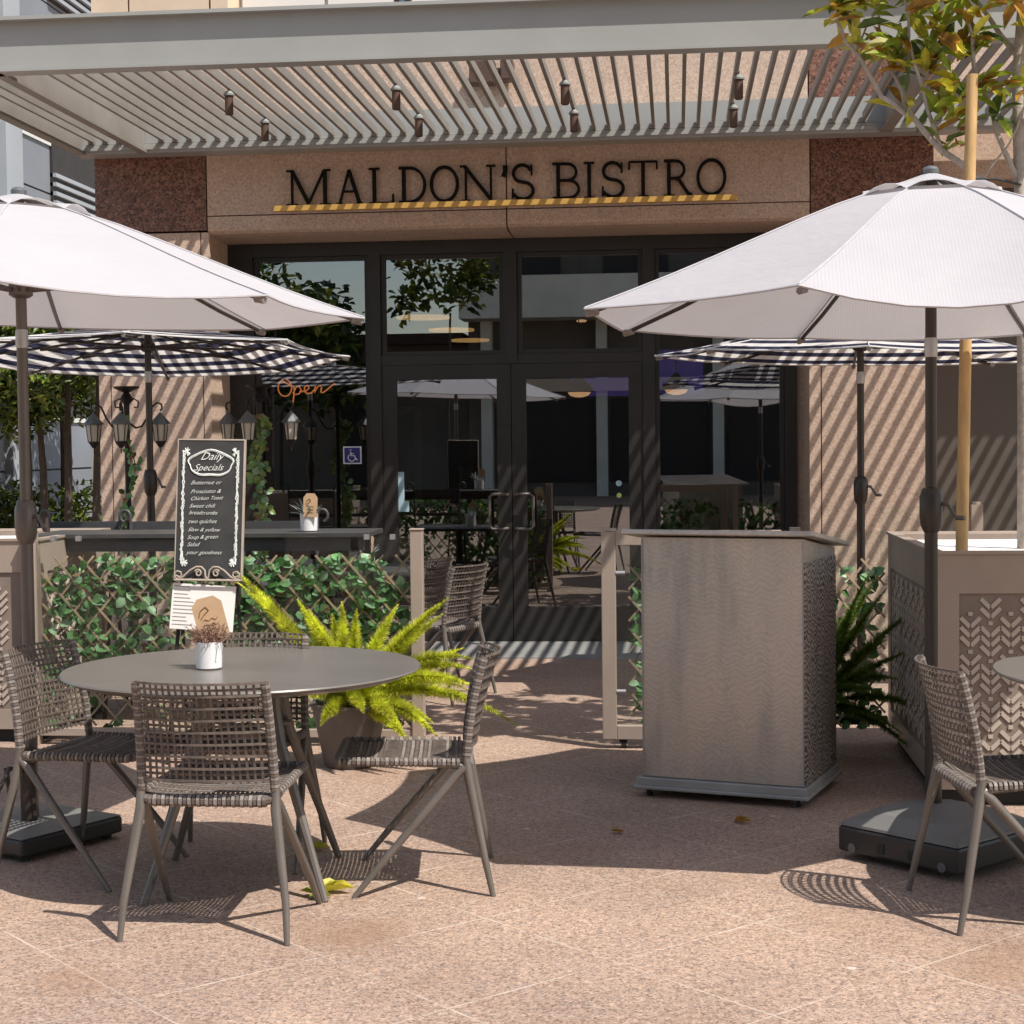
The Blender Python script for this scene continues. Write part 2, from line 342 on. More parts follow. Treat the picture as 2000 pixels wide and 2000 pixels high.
for a, b2 in ((-3.365, -1.196), (-1.186, .935)):   # rounded soffit
    ys = [YF-.002, YF+.003, YF+.03, YF+.12, YF+.32, YS+.05]; zs = [3.0751, 3.055, 3.036, 3.024, 3.018, 3.016]
    for i in range(5): mb.add([(a, ys[i], zs[i]), (b2, ys[i], zs[i]), (b2, ys[i+1], zs[i+1]), (a, ys[i+1], zs[i+1])], [(0, 1, 2, 3)])
    mb.add([(a, ys[i], zs[i]) for i in range(6)]+[(a, ys[5], 3.07)], [(0, 1, 2, 3, 4, 5, 6)])
part(mb, 'soffit', 'pink_stone', smooth=False)
bp_(-4.18, 1.77, 12.012, 12.32, 3.07, 3.62, 'backing_wall', 'joint')
# upper wall above the canopy
bp_(-4.20, .925, YF, 12.35, 3.61, 4.62, 'upper_wall', 'pink_stone'); bp_(.935, 1.79, YF, 12.35, 3.61, 5.2, 'granite_panel', 'red_granite')
bp_(-4.20, -3.93, YF, 12.5, 4.63, 7.0, 'upper_pier', 'beige_panel'); bp_(-3.915, -3.33, YF, 12.5, 4.63, 7.0, 'upper_pier', 'beige_panel'); bp_(-3.315, -3.19, YF, 12.5, 4.63, 7.0, 'upper_pier', 'beige_panel')
bp_(-3.19, 1.79, 12.35, 12.6, 4.62, 7.0, 'upper_cladding', 'pale_panel')
for a, b2 in ((-3.16, -2.55), (-2.52, -2.03), (-1.9, -1.38), (-.95, -.1), (0, .9)): bp_(a, b2, 12.31, 12.349, 4.66, 6.9, 'cladding_panel', 'pale_panel')
for a, b2 in ((-2.02, -1.92), (-1.36, -1.0)):
    wdw = bp_(a, b2, 12.30, 12.349, 4.625, 6.9, 'window', 'black_frame'); bp_(a+.03, b2-.03, 12.293, 12.299, 4.64, 6.85, 'pane', 'shop_glass', wdw)
# recessed dark wall on the right
bp_(1.80, 5.5, 12.55, 12.75, 0, 7.0, 'recessed_wall', 'dark_wall'); bp_(1.80, 5.5, 12.1, 12.549, 3.3, 7.0, 'recess_lintel', 'pink_stone')
bp_(1.795, 5.5, 12.52, 12.548, 0, .25, 'skirting', 'black_frame')
# shopfront frame
F = []
def fr(x0, x1, z0, z1, nm='shopfront_frame', d=.06, dep=.12): return bp_(x0, x1, YS-d, YS+dep, z0, z1, nm, 'black_frame')
fr(-3.362, -3.17, .0, 3.014); fr(.79, .88, 0, 3.014); bp_(.8801, .932, YS-.02, YS+.12, 0, 3.02, 'jamb', 'pink_stone')
fr(-3.17, .79, 2.915, 3.0139, d=.055)
fr(-2.29, -2.2, 0, 2.915); fr(-.245, -.155, 0, 2.915); fr(-1.275, -1.175, 2.13, 2.915)
fr(-2.2, -1.2751, 2.09, 2.16, d=.05); fr(-1.1749, -.245, 2.09, 2.16, d=.05); fr(-1.275, -1.175, 2.09, 2.13)
fr(-3.17, -2.29, 0, .30, d=.05); fr(-.155, .79, 0, .30, d=.05)
def pane(x0, x1, z0, z1):
    f_ = MB(); t = .03
    f_.box(x0, x0+t, YS-.03, YS+.05, z0, z1).box(x1-t, x1, YS-.03, YS+.05, z0, z1).box(x0+t, x1-t, YS-.03, YS+.05, z0, z0+t).box(x0+t, x1-t, YS-.03, YS+.05, z1-t, z1)
    wd = part(f_, 'window', 'black_frame'); bp_(x0+t, x1-t, YS+.005, YS+.012, z0+t, z1-t, 'pane', 'shop_glass', wd)
pane(-3.168, -2.292, .302, 2.913); pane(-2.198, -1.277, 2.162, 2.913); pane(-1.173, -.247, 2.162, 2.913); pane(-.153, .788, .302, 2.913)
def door(x0, x1, hside):
    d = MB(); t = .105; y0, y1 = YS-.045, YS+.03
    d.box(x0, x0+t, y0, y1, .015, 2.088).box(x1-t, x1, y0, y1, .015, 2.088).box(x0+t, x1-t, y0, y1, .015, .27).box(x0+t, x1-t, y0, y1, 1.98, 2.088)
    dr = part(d, 'door', 'black_frame'); bp_(x0+t, x1-t, YS-.01, YS-.003, .27, 1.98, 'pane', 'shop_glass', dr)
    hx = x1-.03 if hside > 0 else x0+.03; s_ = -hside
    pts = [(hx, y0, 1.12), (hx, y0-.06, 1.115), (hx+s_*.02, y0-.07, 1.12), (hx+s_*.11, y0-.07, 1.12), (hx+s_*.13, y0-.07, 1.10), (hx+s_*.13, y0-.07, .88), (hx+s_*.11, y0-.07, .86), (hx+s_*.02, y0-.07, .86), (hx, y0-.06, .865), (hx, y0, .86)]
    part(MB().tube(pts, .011, 8), 'handle', 'pole_grey', dr, smooth=True)
    return dr
dl = door(-2.198, -1.228, 1); dr_ = door(-1.222, -.247, -1)
# interior shell
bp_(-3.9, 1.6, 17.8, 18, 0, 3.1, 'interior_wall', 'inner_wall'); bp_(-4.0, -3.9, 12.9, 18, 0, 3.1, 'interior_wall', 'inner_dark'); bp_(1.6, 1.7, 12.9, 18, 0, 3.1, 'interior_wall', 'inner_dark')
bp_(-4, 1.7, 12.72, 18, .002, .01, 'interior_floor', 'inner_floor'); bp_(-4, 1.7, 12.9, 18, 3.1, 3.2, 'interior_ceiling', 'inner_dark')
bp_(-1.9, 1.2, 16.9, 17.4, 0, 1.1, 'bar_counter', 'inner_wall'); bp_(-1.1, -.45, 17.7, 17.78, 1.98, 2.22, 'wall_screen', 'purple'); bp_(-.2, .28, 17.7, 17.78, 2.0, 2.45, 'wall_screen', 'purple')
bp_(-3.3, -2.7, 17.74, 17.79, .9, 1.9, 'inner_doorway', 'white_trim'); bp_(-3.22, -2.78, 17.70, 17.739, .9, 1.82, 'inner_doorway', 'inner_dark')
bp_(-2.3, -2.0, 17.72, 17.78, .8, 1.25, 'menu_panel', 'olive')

# ------------------------------------------------------------ shop sign: letters + gold bar
SG = thing('shop_sign', "black serif capitals reading MALDON'S BISTRO over a gold bar on pink granite", 'sign', (-1.2, 11.9, 3.2))
Hh = .252; Z0 = 3.217
def arc(cx, cy, rx, ry, a0, a1, n=14): return [(cx+rx*cos(rad(a0+(a1-a0)*k/n)), cy+ry*sin(rad(a0+(a1-a0)*k/n))) for k in range(n+1)]
TK, TN = .105, .055
def serif(x, y, w=.2): return ([(x-w/2, y), (x+w/2, y)], TN)
# each letter: list of (polyline, width); y 0..1 of cap height; x in cap-height units, scaled to given width
def Sg(): return [(arc(.33, .74, .24, .235, 20, 250, 16)+arc(.35, .26, .27, .235, 85, -160, 18)[0:], TK*.85), ([(.58, .68), (.58, .97)], TN), ([(.07, .05), (.07, .32)], TN)]
LET = {
 'M': [([(.12, 0.02), (.12, .98)], TN*1.1), ([(.12, .98), (.5, .05)], TK), ([(.5, .05), (.86, .98)], TN*1.1), ([(.88, .98), (.88, .02)], TK), serif(.12, .02, .26), serif(.88, .02, .26), serif(.07, .98, .16), serif(.93, .98, .16)],
 'A': [([(.08, .02), (.44, .97)], TN*1.1), ([(.44, .97), (.84, .02)], TK), ([(.22, .36), (.68, .36)], TN), serif(.08, .02, .22), serif(.84, .02, .24)],
 'L': [([(.16, .02), (.16, .98)], TK), serif(.16, .98, .3), ([(.02, .02), (.68, .02)], TN), ([(.68, .0), (.68, .26)], TN)],
 'D': [([(.16, .02), (.16, .98)], TK), ([(.02, .98), (.34, .975)]+arc(.34, .5, .42, .475, 90, -90)+[(.02, .025)], TK*.75)],
 'O': [(arc(.45, .5, .40, .475, 0, 360, 30), TK*.85)],
 'N': [([(.13, .02), (.13, .98)], TN*1.1), ([(.1, .98), (.82, .03)], TK), ([(.82, .02), (.82, .98)], TN*1.1), serif(.13, .02, .24), serif(.06, .98, .18), serif(.82, .98, .26)],
 "'": [([(.1, .98), (.1, .8), (.04, .66)], TK*1.2)],
 'S': Sg(),
 'B': [([(.16, .02), (.16, .98)], TK), ([(.02, .98), (.38, .975)]+arc(.38, .745, .22, .23, 90, -90, 10)+[(.16, .515)], TK*.7), ([(.36, .515), (.40, .515)]+arc(.40, .27, .26, .245, 90, -90, 10)+[(.02, .025)], TK*.75)],
 'I': [([(.2, .02), (.2, .98)], TK), serif(.2, .98, .36), serif(.2, .02, .36)],
 'T': [([(.42, .02), (.42, .98)], TK), ([(.02, .975), (.82, .975)], TN), ([(.02, .98), (.02, .76)], TN), ([(.82, .98), (.82, .76)], TN), serif(.42, .02, .3)],
 'R': [([(.16, .02), (.16, .98)], TK), ([(.02, .98), (.36, .975)]+arc(.36, .735, .24, .24, 90, -90, 10)+[(.16, .495)], TK*.72), ([(.36, .5), (.46, .44), (.70, .08), (.82, .02)], TK*.9), serif(.16, .02, .3)],
}
def ribbon(mb, pts, w, y0, y1, sx, ox):
    P_ = [Vector((ox+p[0]*sx, 0, Z0+p[1]*Hh)) for p in pts]; w = w*Hh
    closed = (P_[0]-P_[-1]).length < 1e-4; N = len(P_); Lf = []; Rt = []
    for i, p in enumerate(P_):
        if closed: d = P_[(i+1) % (N-1)]-P_[(i-1) % (N-1)]
        else: d = P_[min(i+1, N-1)]-P_[max(i-1, 0)]
        d.normalize(); nn = Vector((-d.z, 0, d.x)); Lf.append(p+nn*w/2); Rt.append(p-nn*w/2)
    vs = []
    for a, b2 in zip(Lf, Rt): vs += [(a.x, y0, a.z), (b2.x, y0, b2.z), (b2.x, y1, b2.z), (a.x, y1, a.z)]
    fs = []
    for i in range(N-1):
        k = 4*i
        for j in range(4): fs.append((k+j, k+(j+1) % 4, k+4+(j+1) % 4, k+4+j))
    if not closed: fs += [(3, 2, 1, 0), (4*N-4, 4*N-3, 4*N-2, 4*N-1)]
    mb.add(vs, fs)
spec = [('M', 558, 641, .96), ('A', 659, 706, .9), ('L', 721, 771, .7), ('D', 780, 835, .8), ('O', 842, 900, .9), ('N', 904, 971, .94), ("'", 985, 994, .16), ('S', 1000, 1047, .65), ('B', 1081, 1137, .7), ('I', 1143, 1165, .4), ('S', 1175, 1222, .65), ('T', 1230, 1286, .84), ('R', 1297, 1353, .84), ('O', 1360, 1418, .9)]
for ch, a, b2, wd in spec:
    xa = -2.77+(a-558)*.00364+1.2; xb = -2.77+(b2-558)*.00364+1.2; mb = MB()
    for q, (pts, tw) in enumerate(LET[ch]): ribbon(mb, pts, tw, 11.955-11.9+.0006*q, 11.98-11.9-.0004*q, (xb-xa)/wd, xa)
    mb.v = [(v[0], v[1], v[2]-3.2) for v in mb.v]; mb.build('letter', 'letter_black', SG)
MB().box(-2.84+1.2, .43+1.2, -.055, .02, -.035, .003).build('underline_bar', 'gold', SG)
st = MB()
for k in range(9): st.tube([(-1.5+k*.36, .018, -.015), (-1.5+k*.36, .1, -.015)], .006, 6)
st.build('standoff', 'steel_plate', SG)

# ------------------------------------------------------------ pergola
PG = thing('pergola', 'pale grey steel pergola with close slats projecting from the wall over the patio', 'pergola', (0, 11.8, 3.59))
def pg(mb, name, mat, **k):
    mb.v = [(v[0], v[1]-11.8, v[2]-3.59) for v in mb.v]; return mb.build(name, mat, PG, **k)
X0, X1 = -4.26, 5.0
pg(MB().box(X0, X1, 9.15, 9.17, 3.60, 3.87).box(X0, X1, 9.10, 9.30, 3.865, 3.885).box(X0, X1, 9.13, 9.25, 3.59, 3.605), 'front_beam', 'beam_paint')
pg(MB().box(X0, X1, 11.80, 11.95, 3.66, 3.84).box(X0, X1, 11.78, 11.97, 3.59, 3.655).box(X0, X1, 11.77, 11.98, 3.612, 3.632), 'back_beam', 'beam_paint')
for x0, x1 in ((-4.26, -4.19), (-3.80, -3.735), (1.40, 1.475), (4.9, 4.99)):
    xm = (x0+x1)/2; pg(MB().box(x0, x1, 9.18, 11.79, 3.59, 3.61).box(xm-.012, xm+.012, 9.18, 11.79, 3.61, 3.83).box(x0, x1, 9.18, 11.79, 3.83, 3.85), 'rafter', 'slat_paint')
sm = MB(); x = -4.13
while x < 4.85:
    if not any(a-.03 < x < b2+.03 for a, b2 in ((-4.26, -4.19), (-3.80, -3.735), (1.40, 1.475))):
        sm.box(x-.0115, x+.0115, 9.175, 11.775, 3.67, 3.725); sm.box(x-.03, x+.0135, 11.765, 11.799, 3.658, 3.69)
    x += .1022
pg(sm, 'slats', 'slat_paint')
first = None; GS = 'spotlights hung between the pergola slats'
for i, X in enumerate((-2.70, -1.67, -.65, .38)):
    for j, Y in enumerate((10.15, 11.05)):
        lab = 'brown spotlight %s, %s' % (('toward the pergola front beam', 'nearer the wall')[j], ('above the M of the sign', 'above the letters LDO', 'above the letters S and B', 'above the final R and O')[i])
        if first is None:
            first = thing('spotlight', lab, 'spotlight', (X, Y, 3.6), 0, GS)
            MB().lathe((0, 0, 0), [(.02, -.085), (.026, -.08), (.026, .03)], 12).build('lamp_body', 'spot_brown', first, smooth=True)
            MB().lathe((0, 0, 0), [(.034, .031), (.034, .042), (.015, .06)], 12).build('cap', 'spot_cap', first, smooth=True)
            MB().box(-.006, .006, -.006, .006, .065, .08).build('bracket', 'spot_brown', first)
        else: dup(first, (X, Y, 3.6), 0, lab)
wl = thing('floodlight', 'brown twin-box floodlight fixed on the sunlit wall above the pergola', 'floodlight', (-1.27, 12, 4.1))
MB().box(-.16, .02, -.16, -.03, -.08, .08).box(.06, .15, -.16, -.03, -.06, .08).build('lamp_housing', 'spot_brown', wl, bevel=.008); MB().box(-.06, .1, -.03, 0, -.05, .05).build('bracket', 'spot_brown', wl)

# ------------------------------------------------------------ shopfront signs and lights
NE = thing('neon_sign', 'orange neon script sign reading Open inside the left shop window', 'sign', (-3.03, 12.66, 1.86))
def nz(pts, k=.105): return [(p[0]*k, 0, p[1]*k) for p in pts]
mb = MB()
for s_ in ([(arc_) for arc_ in [arc(.55, .75, .5, .62, 100, 440, 26)]][0], [(0.35, 1.25), (.7, 1.05), (1.0, .9)],
           [(1.15, .9), (1.25, .7), (1.2, .1), (1.1, -.5)], [(1.15, .3), (1.35, .75), (1.6, .85), (1.75, .6), (1.6, .3), (1.3, .25)],
           [(1.75, .45), (2.1, .5), (2.35, .7), (2.2, .9), (2.0, .8), (1.98, .5), (2.15, .3), (2.5, .35), (2.75, .6), (2.8, .85), (2.75, .35), (2.95, .75), (3.15, .9), (3.25, .75), (3.2, .4), (3.35, .35), (3.7, .6), (4.2, 1.0), (4.3, .95)]):
    mb.tube(nz(s_), .0055, 6)
mb.build('neon_tube', 'neon', NE, smooth=True)
IS = thing('accessibility_sticker', 'blue square wheelchair symbol sticker on the window beside the door', 'sticker', (-2.44, YS-.0, 1.42))
MB().box(-.07, .07, -.004, .003, -.066, .066).build('border', 'sign_white', IS); MB().box(-.06, .06, -.006, -.0045, -.057, .057).build('field', 'blue_sign', IS)
mb = MB(); q = lambda pts, r: mb.tube([(p[0], -.008, p[1]) for p in pts], r, 6)
q(arc(-.004, -.018, .027, .027, 130, 380, 16), .004); q([(-.012, .026), (-.008, -.004), (.018, -.004), (.032, -.036), (.042, -.032)], .0048); q([(-.012, .012), (.014, .01)], .0035); mb.lathe((0, 0, 0), [(.0, 0)], 3); mb.v = mb.v[:-3]; mb.f = mb.f[:-2]; mb.m = mb.m[:-2]
q([(-.013, .036), (-.013, .042)], .008); mb.build('wheelchair_symbol', 'sign_white', IS)
s1 = MB().box(-2.09, -2.045, YS-.0155, YS-.0105, 1.07, 1.29).box(-2.09, -2.01, YS-.0155, YS-.0105, .99, 1.07).build('door_sticker', ['sticker_pale']); tag(s1, 'pale blue L-shaped notice stuck inside the left door glass edge', 'sticker')
s2 = MB().tube([(-.43, YS-.0155, 1.19), (-.43, YS-.0105, 1.19)], .022, 16).build('door_sticker', 'sticker_pale'); tag(s2, 'upper small round pale blue sticker on the right door glass', 'sticker')
s3 = MB().tube([(-.43, YS-.0155, 1.10), (-.43, YS-.0105, 1.10)], .019, 16).build('door_sticker', 'vine'); tag(s3, 'lower small round green sticker on the right door glass', 'sticker')
GL = 'lights hanging inside the bistro'
def pend(x, y, z, lab):
    t = thing('pendant_lamp', lab, 'lamp', (x, y, z), 0, GL)
    MB().lathe((0, 0, 0), [(.13, 0), (.12, .03), (.05, .10), (.02, .14)], 20).build('lamp_shade', 'inner_dark', t, smooth=True); MB().lathe((0, 0, 0), [(.03, -.045), (.08, -.03), (.10, -.003)], 20).build('bulb', 'lamp_warm', t, smooth=True)
    MB().tube([(0, 0, .14), (0, 0, 3.1-z)], .004, 5).build('cord', 'inner_dark', t)
pend(-.83, 14.5, 1.93, 'glowing dome pendant lamp seen through the right door'); pend(.0, 14.5, 1.94, 'glowing dome pendant lamp seen through the right shop window')
for k, (x, y, z) in enumerate(((-2.25, 15.0, 2.62), (-2.05, 15.4, 2.53), (-1.95, 16.0, 2.47))):
    t = thing('ring_lamp', '%s flat yellow disc lamp seen through the upper left door window' % ('Highest and largest', 'Middle', 'Lowest')[k], 'lamp', (x, y, z), 0, GL)
    MB().lathe((0, 0, 0), [(.24-.03*k, 0), (.24-.03*k, .02)], 28).build('disc', 'lamp_yellow', t); MB().tube([(0, 0, .02), (0, 0, 3.1-z)], .004, 5).build('cord', 'inner_dark', t)
for k, (x, y, z) in enumerate(((-.86, 15.5, 2.6), (-.46, 15.5, 2.68), (-.08, 15.5, 2.64))):
    t = tag(MB().lathe((x, y, z), [(.04, 0), (.05, .012), (.03, .02)], 14).build('ceiling_spot', 'lamp_warm'), ('left', 'middle', 'right')[k]+' of three tiny warm ceiling spots above the right door', 'lamp', GL)

# ------------------------------------------------------------ umbrellas
def umbrella(name, label, loc, R_, rim, peak, off, clothm, group, polemat='pole_dark', sagf=.05, crank_z=1.24, lean=0, base=True, rimdz=None, tilt=(0, 0), sags=None, RL=None):
    RL = RL or [R_]*8
    t = thing(name, label, 'umbrella', (loc[0], loc[1], 0), 0, group)
    N = 8; NR, NT = 7, 6
    def ang(i): return rad(off+45*i)
    def P3(i, s_, tt, r0=.16):   # panel i, s radial 0..1, tt across 0..1
        def ribp(k, s2):
            rr = r0*R_+(RL[k % 8]-r0*R_)*s2; zz = peak+(rim-peak)*(rr/RL[k % 8])+.012*sin(pi*s2**.6)-.012*sin(pi*s2**1.6); a = ang(k); return Vector((rr*cos(a), rr*sin(a), zz+tilt[0]*rr*cos(a)+tilt[1]*rr*sin(a)))
        a, b2 = ribp(i, s_), ribp(i+1, s_); p = a.lerp(b2, tt)
        sg = 4*tt*(1-tt); p.z -= (sags[i] if sags else sagf)*sg*s_*(.25+.75*s_); hor = Vector((p.x, p.y, 0)); p -= hor*(.035*sg*s_); return p
    me = bpy.data.meshes.new('canopy'); vs = []; fs = []; uvs = []
    for i in range(N):
        k0 = len(vs)
        for a in range(NR+1):
            for b2 in range(NT+1):
                p = P3(i, a/NR, b2/NT); vs.append(p); w_ = 2*sin(rad(22.5))*(.16*R_+.84*R_*a/NR)
                uvs.append(((b2/NT-.5)*w_+5.025, cos(rad(22.5))*(.16*R_+.84*R_*a/NR)*1.08+.03))
        for a in range(NR):
            for b2 in range(NT): q_ = k0+a*(NT+1)+b2; fs.append((q_, q_+NT+1, q_+NT+2, q_+1))
    me.from_pydata(vs, [], fs); uvl = me.uv_layers.new(name='UVMap')
    for lp in me.loops: uvl.data[lp.index].uv = uvs[lp.vertex_index]
    me.materials.append(MATS[clothm]); me.polygons.foreach_set('use_smooth', [True]*len(me.polygons))
    o = bpy.data.objects.new('canopy', me); S.collection.objects.link(o); o.parent = t
    sm_ = MB()
    for i in range(N): sm_.tube([P3(i, k/NR, 0)+Vector((0, 0, .002)) for k in range(NR+1)], .0042, 5)
    rim_pts = [P3(i, 1.0, b2/NT)-Vector((0, 0, .001)) for i in range(N) for b2 in range(NT)]; sm_.tube(rim_pts+[rim_pts[0]], .0045, 5)
    sm_.build('hem', 'hem_cloth' if clothm == 'cloth_white' else 'hem_navy_stripe', o, smooth=True)
    # vent cap
    me = bpy.data.meshes.new('vent'); vs = []; fs = []; uvs = []; rv = .205*R_
    for i in range(N):
        for a in range(4):
            for b2 in range(5):
                s2 = a/3; rr = .02*R_+(rv-.02*R_)*s2; pa = Vector((rr*cos(ang(i)), rr*sin(ang(i)), 0)); pb = Vector((rr*cos(ang(i+1)), rr*sin(ang(i+1)), 0)); p = pa.lerp(pb, b2/4)
                sg = 4*(b2/4)*(1-b2/4); zz = peak+.006-.012*(1-s2)+(rim-peak)*(rr/R_)*1.0+.03*sg*s2*s2*s2; vs.append((p.x, p.y, zz+tilt[0]*p.x+tilt[1]*p.y)); uvs.append(((b2/4-.5)*.765*rr+5, rr))
        for a in range(3):
            for b2 in range(4): q_ = i*20+a*5+b2; fs.append((q_, q_+5, q_+6, q_+1))
    me.from_pydata(vs, [], fs); uvl = me.uv_layers.new(name='UVMap')
    for lp in me.loops: uvl.data[lp.index].uv = uvs[lp.vertex_index]
    me.materials.append(MATS[clothm]); me.polygons.foreach_set('use_smooth', [True]*len(me.polygons))
    o2 = bpy.data.objects.new('vent', me); S.collection.objects.link(o2); o2.parent = o
    fin = MB().lathe((0, 0, 0), [(.028, peak-.015), (.030, peak+.0), (.022, peak+.010), (.008, peak+.014)], 12).build('finial', 'lamp_roof', t, smooth=True)
    hubz = rim+.06
    MB().lathe((0, 0, 0), [(.03, hubz-.03), (.045, hubz-.02), (.045, hubz+.02), (.03, hubz+.03)], 12).build('hub', polemat, t, smooth=True)
    for i in range(N):
        a = ang(i); d0 = tilt[0]*R_*cos(a)+tilt[1]*R_*sin(a)
        e = Vector((RL[i]*.985*cos(a), RL[i]*.985*sin(a), rim-.014+d0)); s0 = Vector((.03*cos(a), .03*sin(a), peak-.03)); mid = s0.lerp(e, .52)-Vector((0, 0, .012))
        MB().tube([s0, s0.lerp(e, .3)-Vector((0, 0, .012)), mid, s0.lerp(e, .8)-Vector((0, 0, .012)), e], .0085, 6, up=(0, 0, 1)).build('rib', polemat, t)
        st_ = MB().tube([(.045*cos(a), .045*sin(a), hubz), mid-Vector((0, 0, .01))], .008, 6).build('strut', polemat, t)
        MB().tube([e-Vector((cos(a)*.03, sin(a)*.03, -.004)), e+Vector((cos(a)*.012, sin(a)*.012, -.004))], .013, 6).build('rib_tip', 'cord_pale', t)
    MB().tube([(0, 0, .05), (0, 0, crank_z-.05)], .0245, 14).build('lower_pole', polemat, t, smooth=True)
    MB().tube([(0, 0, crank_z), (0, 0, peak)], .021, 14).build('upper_pole', polemat, t, smooth=True)
    MB().lathe((0, 0, 0), [(.0225, rim-.16), (.024, rim-.15), (.024, rim-.10), (.0225, rim-.09)], 14).build('collar', 'collar', t, smooth=True)
    ck = MB().lathe((0, 0, crank_z), [(.026, -.085), (.038, -.06), (.042, -.02), (.042, .045), (.032, .075), (.024, .08)], 16); ck.build('crank_box', polemat, t, smooth=True)
    c2 = t.children[-1]; MB().tube([(.035, -.01, crank_z+.02), (.055, -.02, crank_z+.02)], .008, 8).tube([(.052, -.02, crank_z+.025), (.085, -.035, crank_z-.03)], .007, 8).tube([(.085, -.035, crank_z-.03), (.11, -.06, crank_z-.03)], .009, 8).build('crank_handle', 'pole_grey', c2, smooth=True)
    return t
GW = 'white umbrellas over the front tables'; GC = 'navy gingham umbrellas over the patio'
uR = umbrella('patio_umbrella', 'large white umbrella on the right, whole canopy peak with vent visible', (.926, 6.29), 1.28, 1.956, 2.475, 18.2, 'cloth_white', GW, crank_z=1.24, tilt=(-.003, -.010), sags=[.03, .02, .015, .03, .006, .075, .05, .03], RL=[1.292, 1.291, 1.259, 1.279, 1.307, 1.229, 1.251, 1.275])
uL = umbrella('patio_umbrella', 'large white umbrella cut by the left edge behind the round table', (-2.475, 6.22), 1.30, 2.04, 2.475, 14, 'cloth_white', GW, 'pole_grey', crank_z=1.22, tilt=(-.035, -.003), sags=[.008]*6+[.03, .008])
uC = umbrella('patio_umbrella', 'navy striped umbrella on the left beside the lamp post, behind the chalkboard', (-3.27, 10.25), 1.252, 2.06, 2.24, 11.6, 'cloth_navy_stripe', GC, crank_z=1.28, tilt=(.007, -.058), sagf=.008)
uD = umbrella('patio_umbrella', 'navy striped umbrella on the right behind the host stand', (1.08, 10.1), 1.21, 1.986, 2.22, -4, 'cloth_navy_stripe', GC, crank_z=1.20, tilt=(-.021, .005), sagf=.012)
# bases
def base_r(loc, rz):
    t = thing('umbrella_base', 'square dark plastic umbrella base with domed grey top on small wheels', 'umbrella base', loc, rz); h = .255
    MB().box(-h, h, -h, h, .025, .118).build('tray', 'plastic_dark', t, bevel=.012)
    mb = MB(); a, b2, z0, z1, z2 = h-.004, .19, .119, .13, .17
    def rg(r, z): return [(-r, -r, z), (r, -r, z), (r, r, z), (-r, r, z)]
    vs = rg(a, z0)+rg(a, z1)
    k = .10; oc = [(-b2+k, -b2, z2), (b2-k, -b2, z2), (b2, -b2+k, z2), (b2, b2-k, z2), (b2-k, b2, z2), (-b2+k, b2, z2), (-b2, b2-k, z2), (-b2, -b2+k, z2)]
    vs += oc; fs = [(0, 1, 5, 4), (1, 2, 6, 5), (2, 3, 7, 6), (3, 0, 4, 7)]
    fs += [(4, 5, 9, 8), (5, 10, 9), (5, 6, 11, 10), (6, 12, 11), (6, 7, 13, 12), (7, 14, 13), (7, 4, 15, 14), (4, 8, 15), (8, 9, 10, 11, 12, 13, 14, 15)]
    mb.add(vs, fs); mb.build('cover', 'plastic_grey', t, bevel=.01)
    MB().tube([(-.104, .108, .14), (-.104, .108, .44)], .030, 14).build('pole_socket', 'pole_dark', t, smooth=True)
    for sx_ in (-1, 1):
        for sy_ in (-1, 1): MB().tube([(sx_*.19, sy_*(h-.02), .045), (sx_*.19, sy_*(h+.004), .045)], .017, 12).build('wheel', 'lamp_roof', t, smooth=True)
    for q_ in (-.08, .05): MB().box(q_, q_+.03, -h-.004, -h+.004, .045, .08).build('latch', 'rubber', t, bevel=.002)
base_r((.926, 6.09, 0), rad(-44))
t = thing('umbrella_base', 'flat dark slab umbrella base under the left white umbrella', 'umbrella base', (-2.46, 6.15, 0), rad(62))
MB().box(-.245, .245, -.245, .245, .02, .085).build('slab', 'plastic_dark', t, bevel=.012); MB().tube([(.0, 0, .085), (0, 0, .36)], .032, 14).build('pole_socket', 'pole_dark', t, smooth=True)
MB().box(-.24, .24, -.24, .24, .0855, .088).build('top_plate', 'plastic_grey', t)
for sx_ in (-1, 1):
    for sy_ in (-1, 1): MB().tube([(sx_*.2, sy_*.2, 0), (sx_*.2, sy_*.2, .021)], .02, 10).build('foot', 'rubber', t)
MB().tube([(-.03, 0, .28), (-.09, 0, .30)], .008, 8).tube([(-.09, 0, .30), (-.25, -.12, .24)], .009, 8).tube([(-.09, 0, .20), (-.09, .02, .30)], .009, 8).build('clamp_handle', 'pole_dark', t, smooth=True)

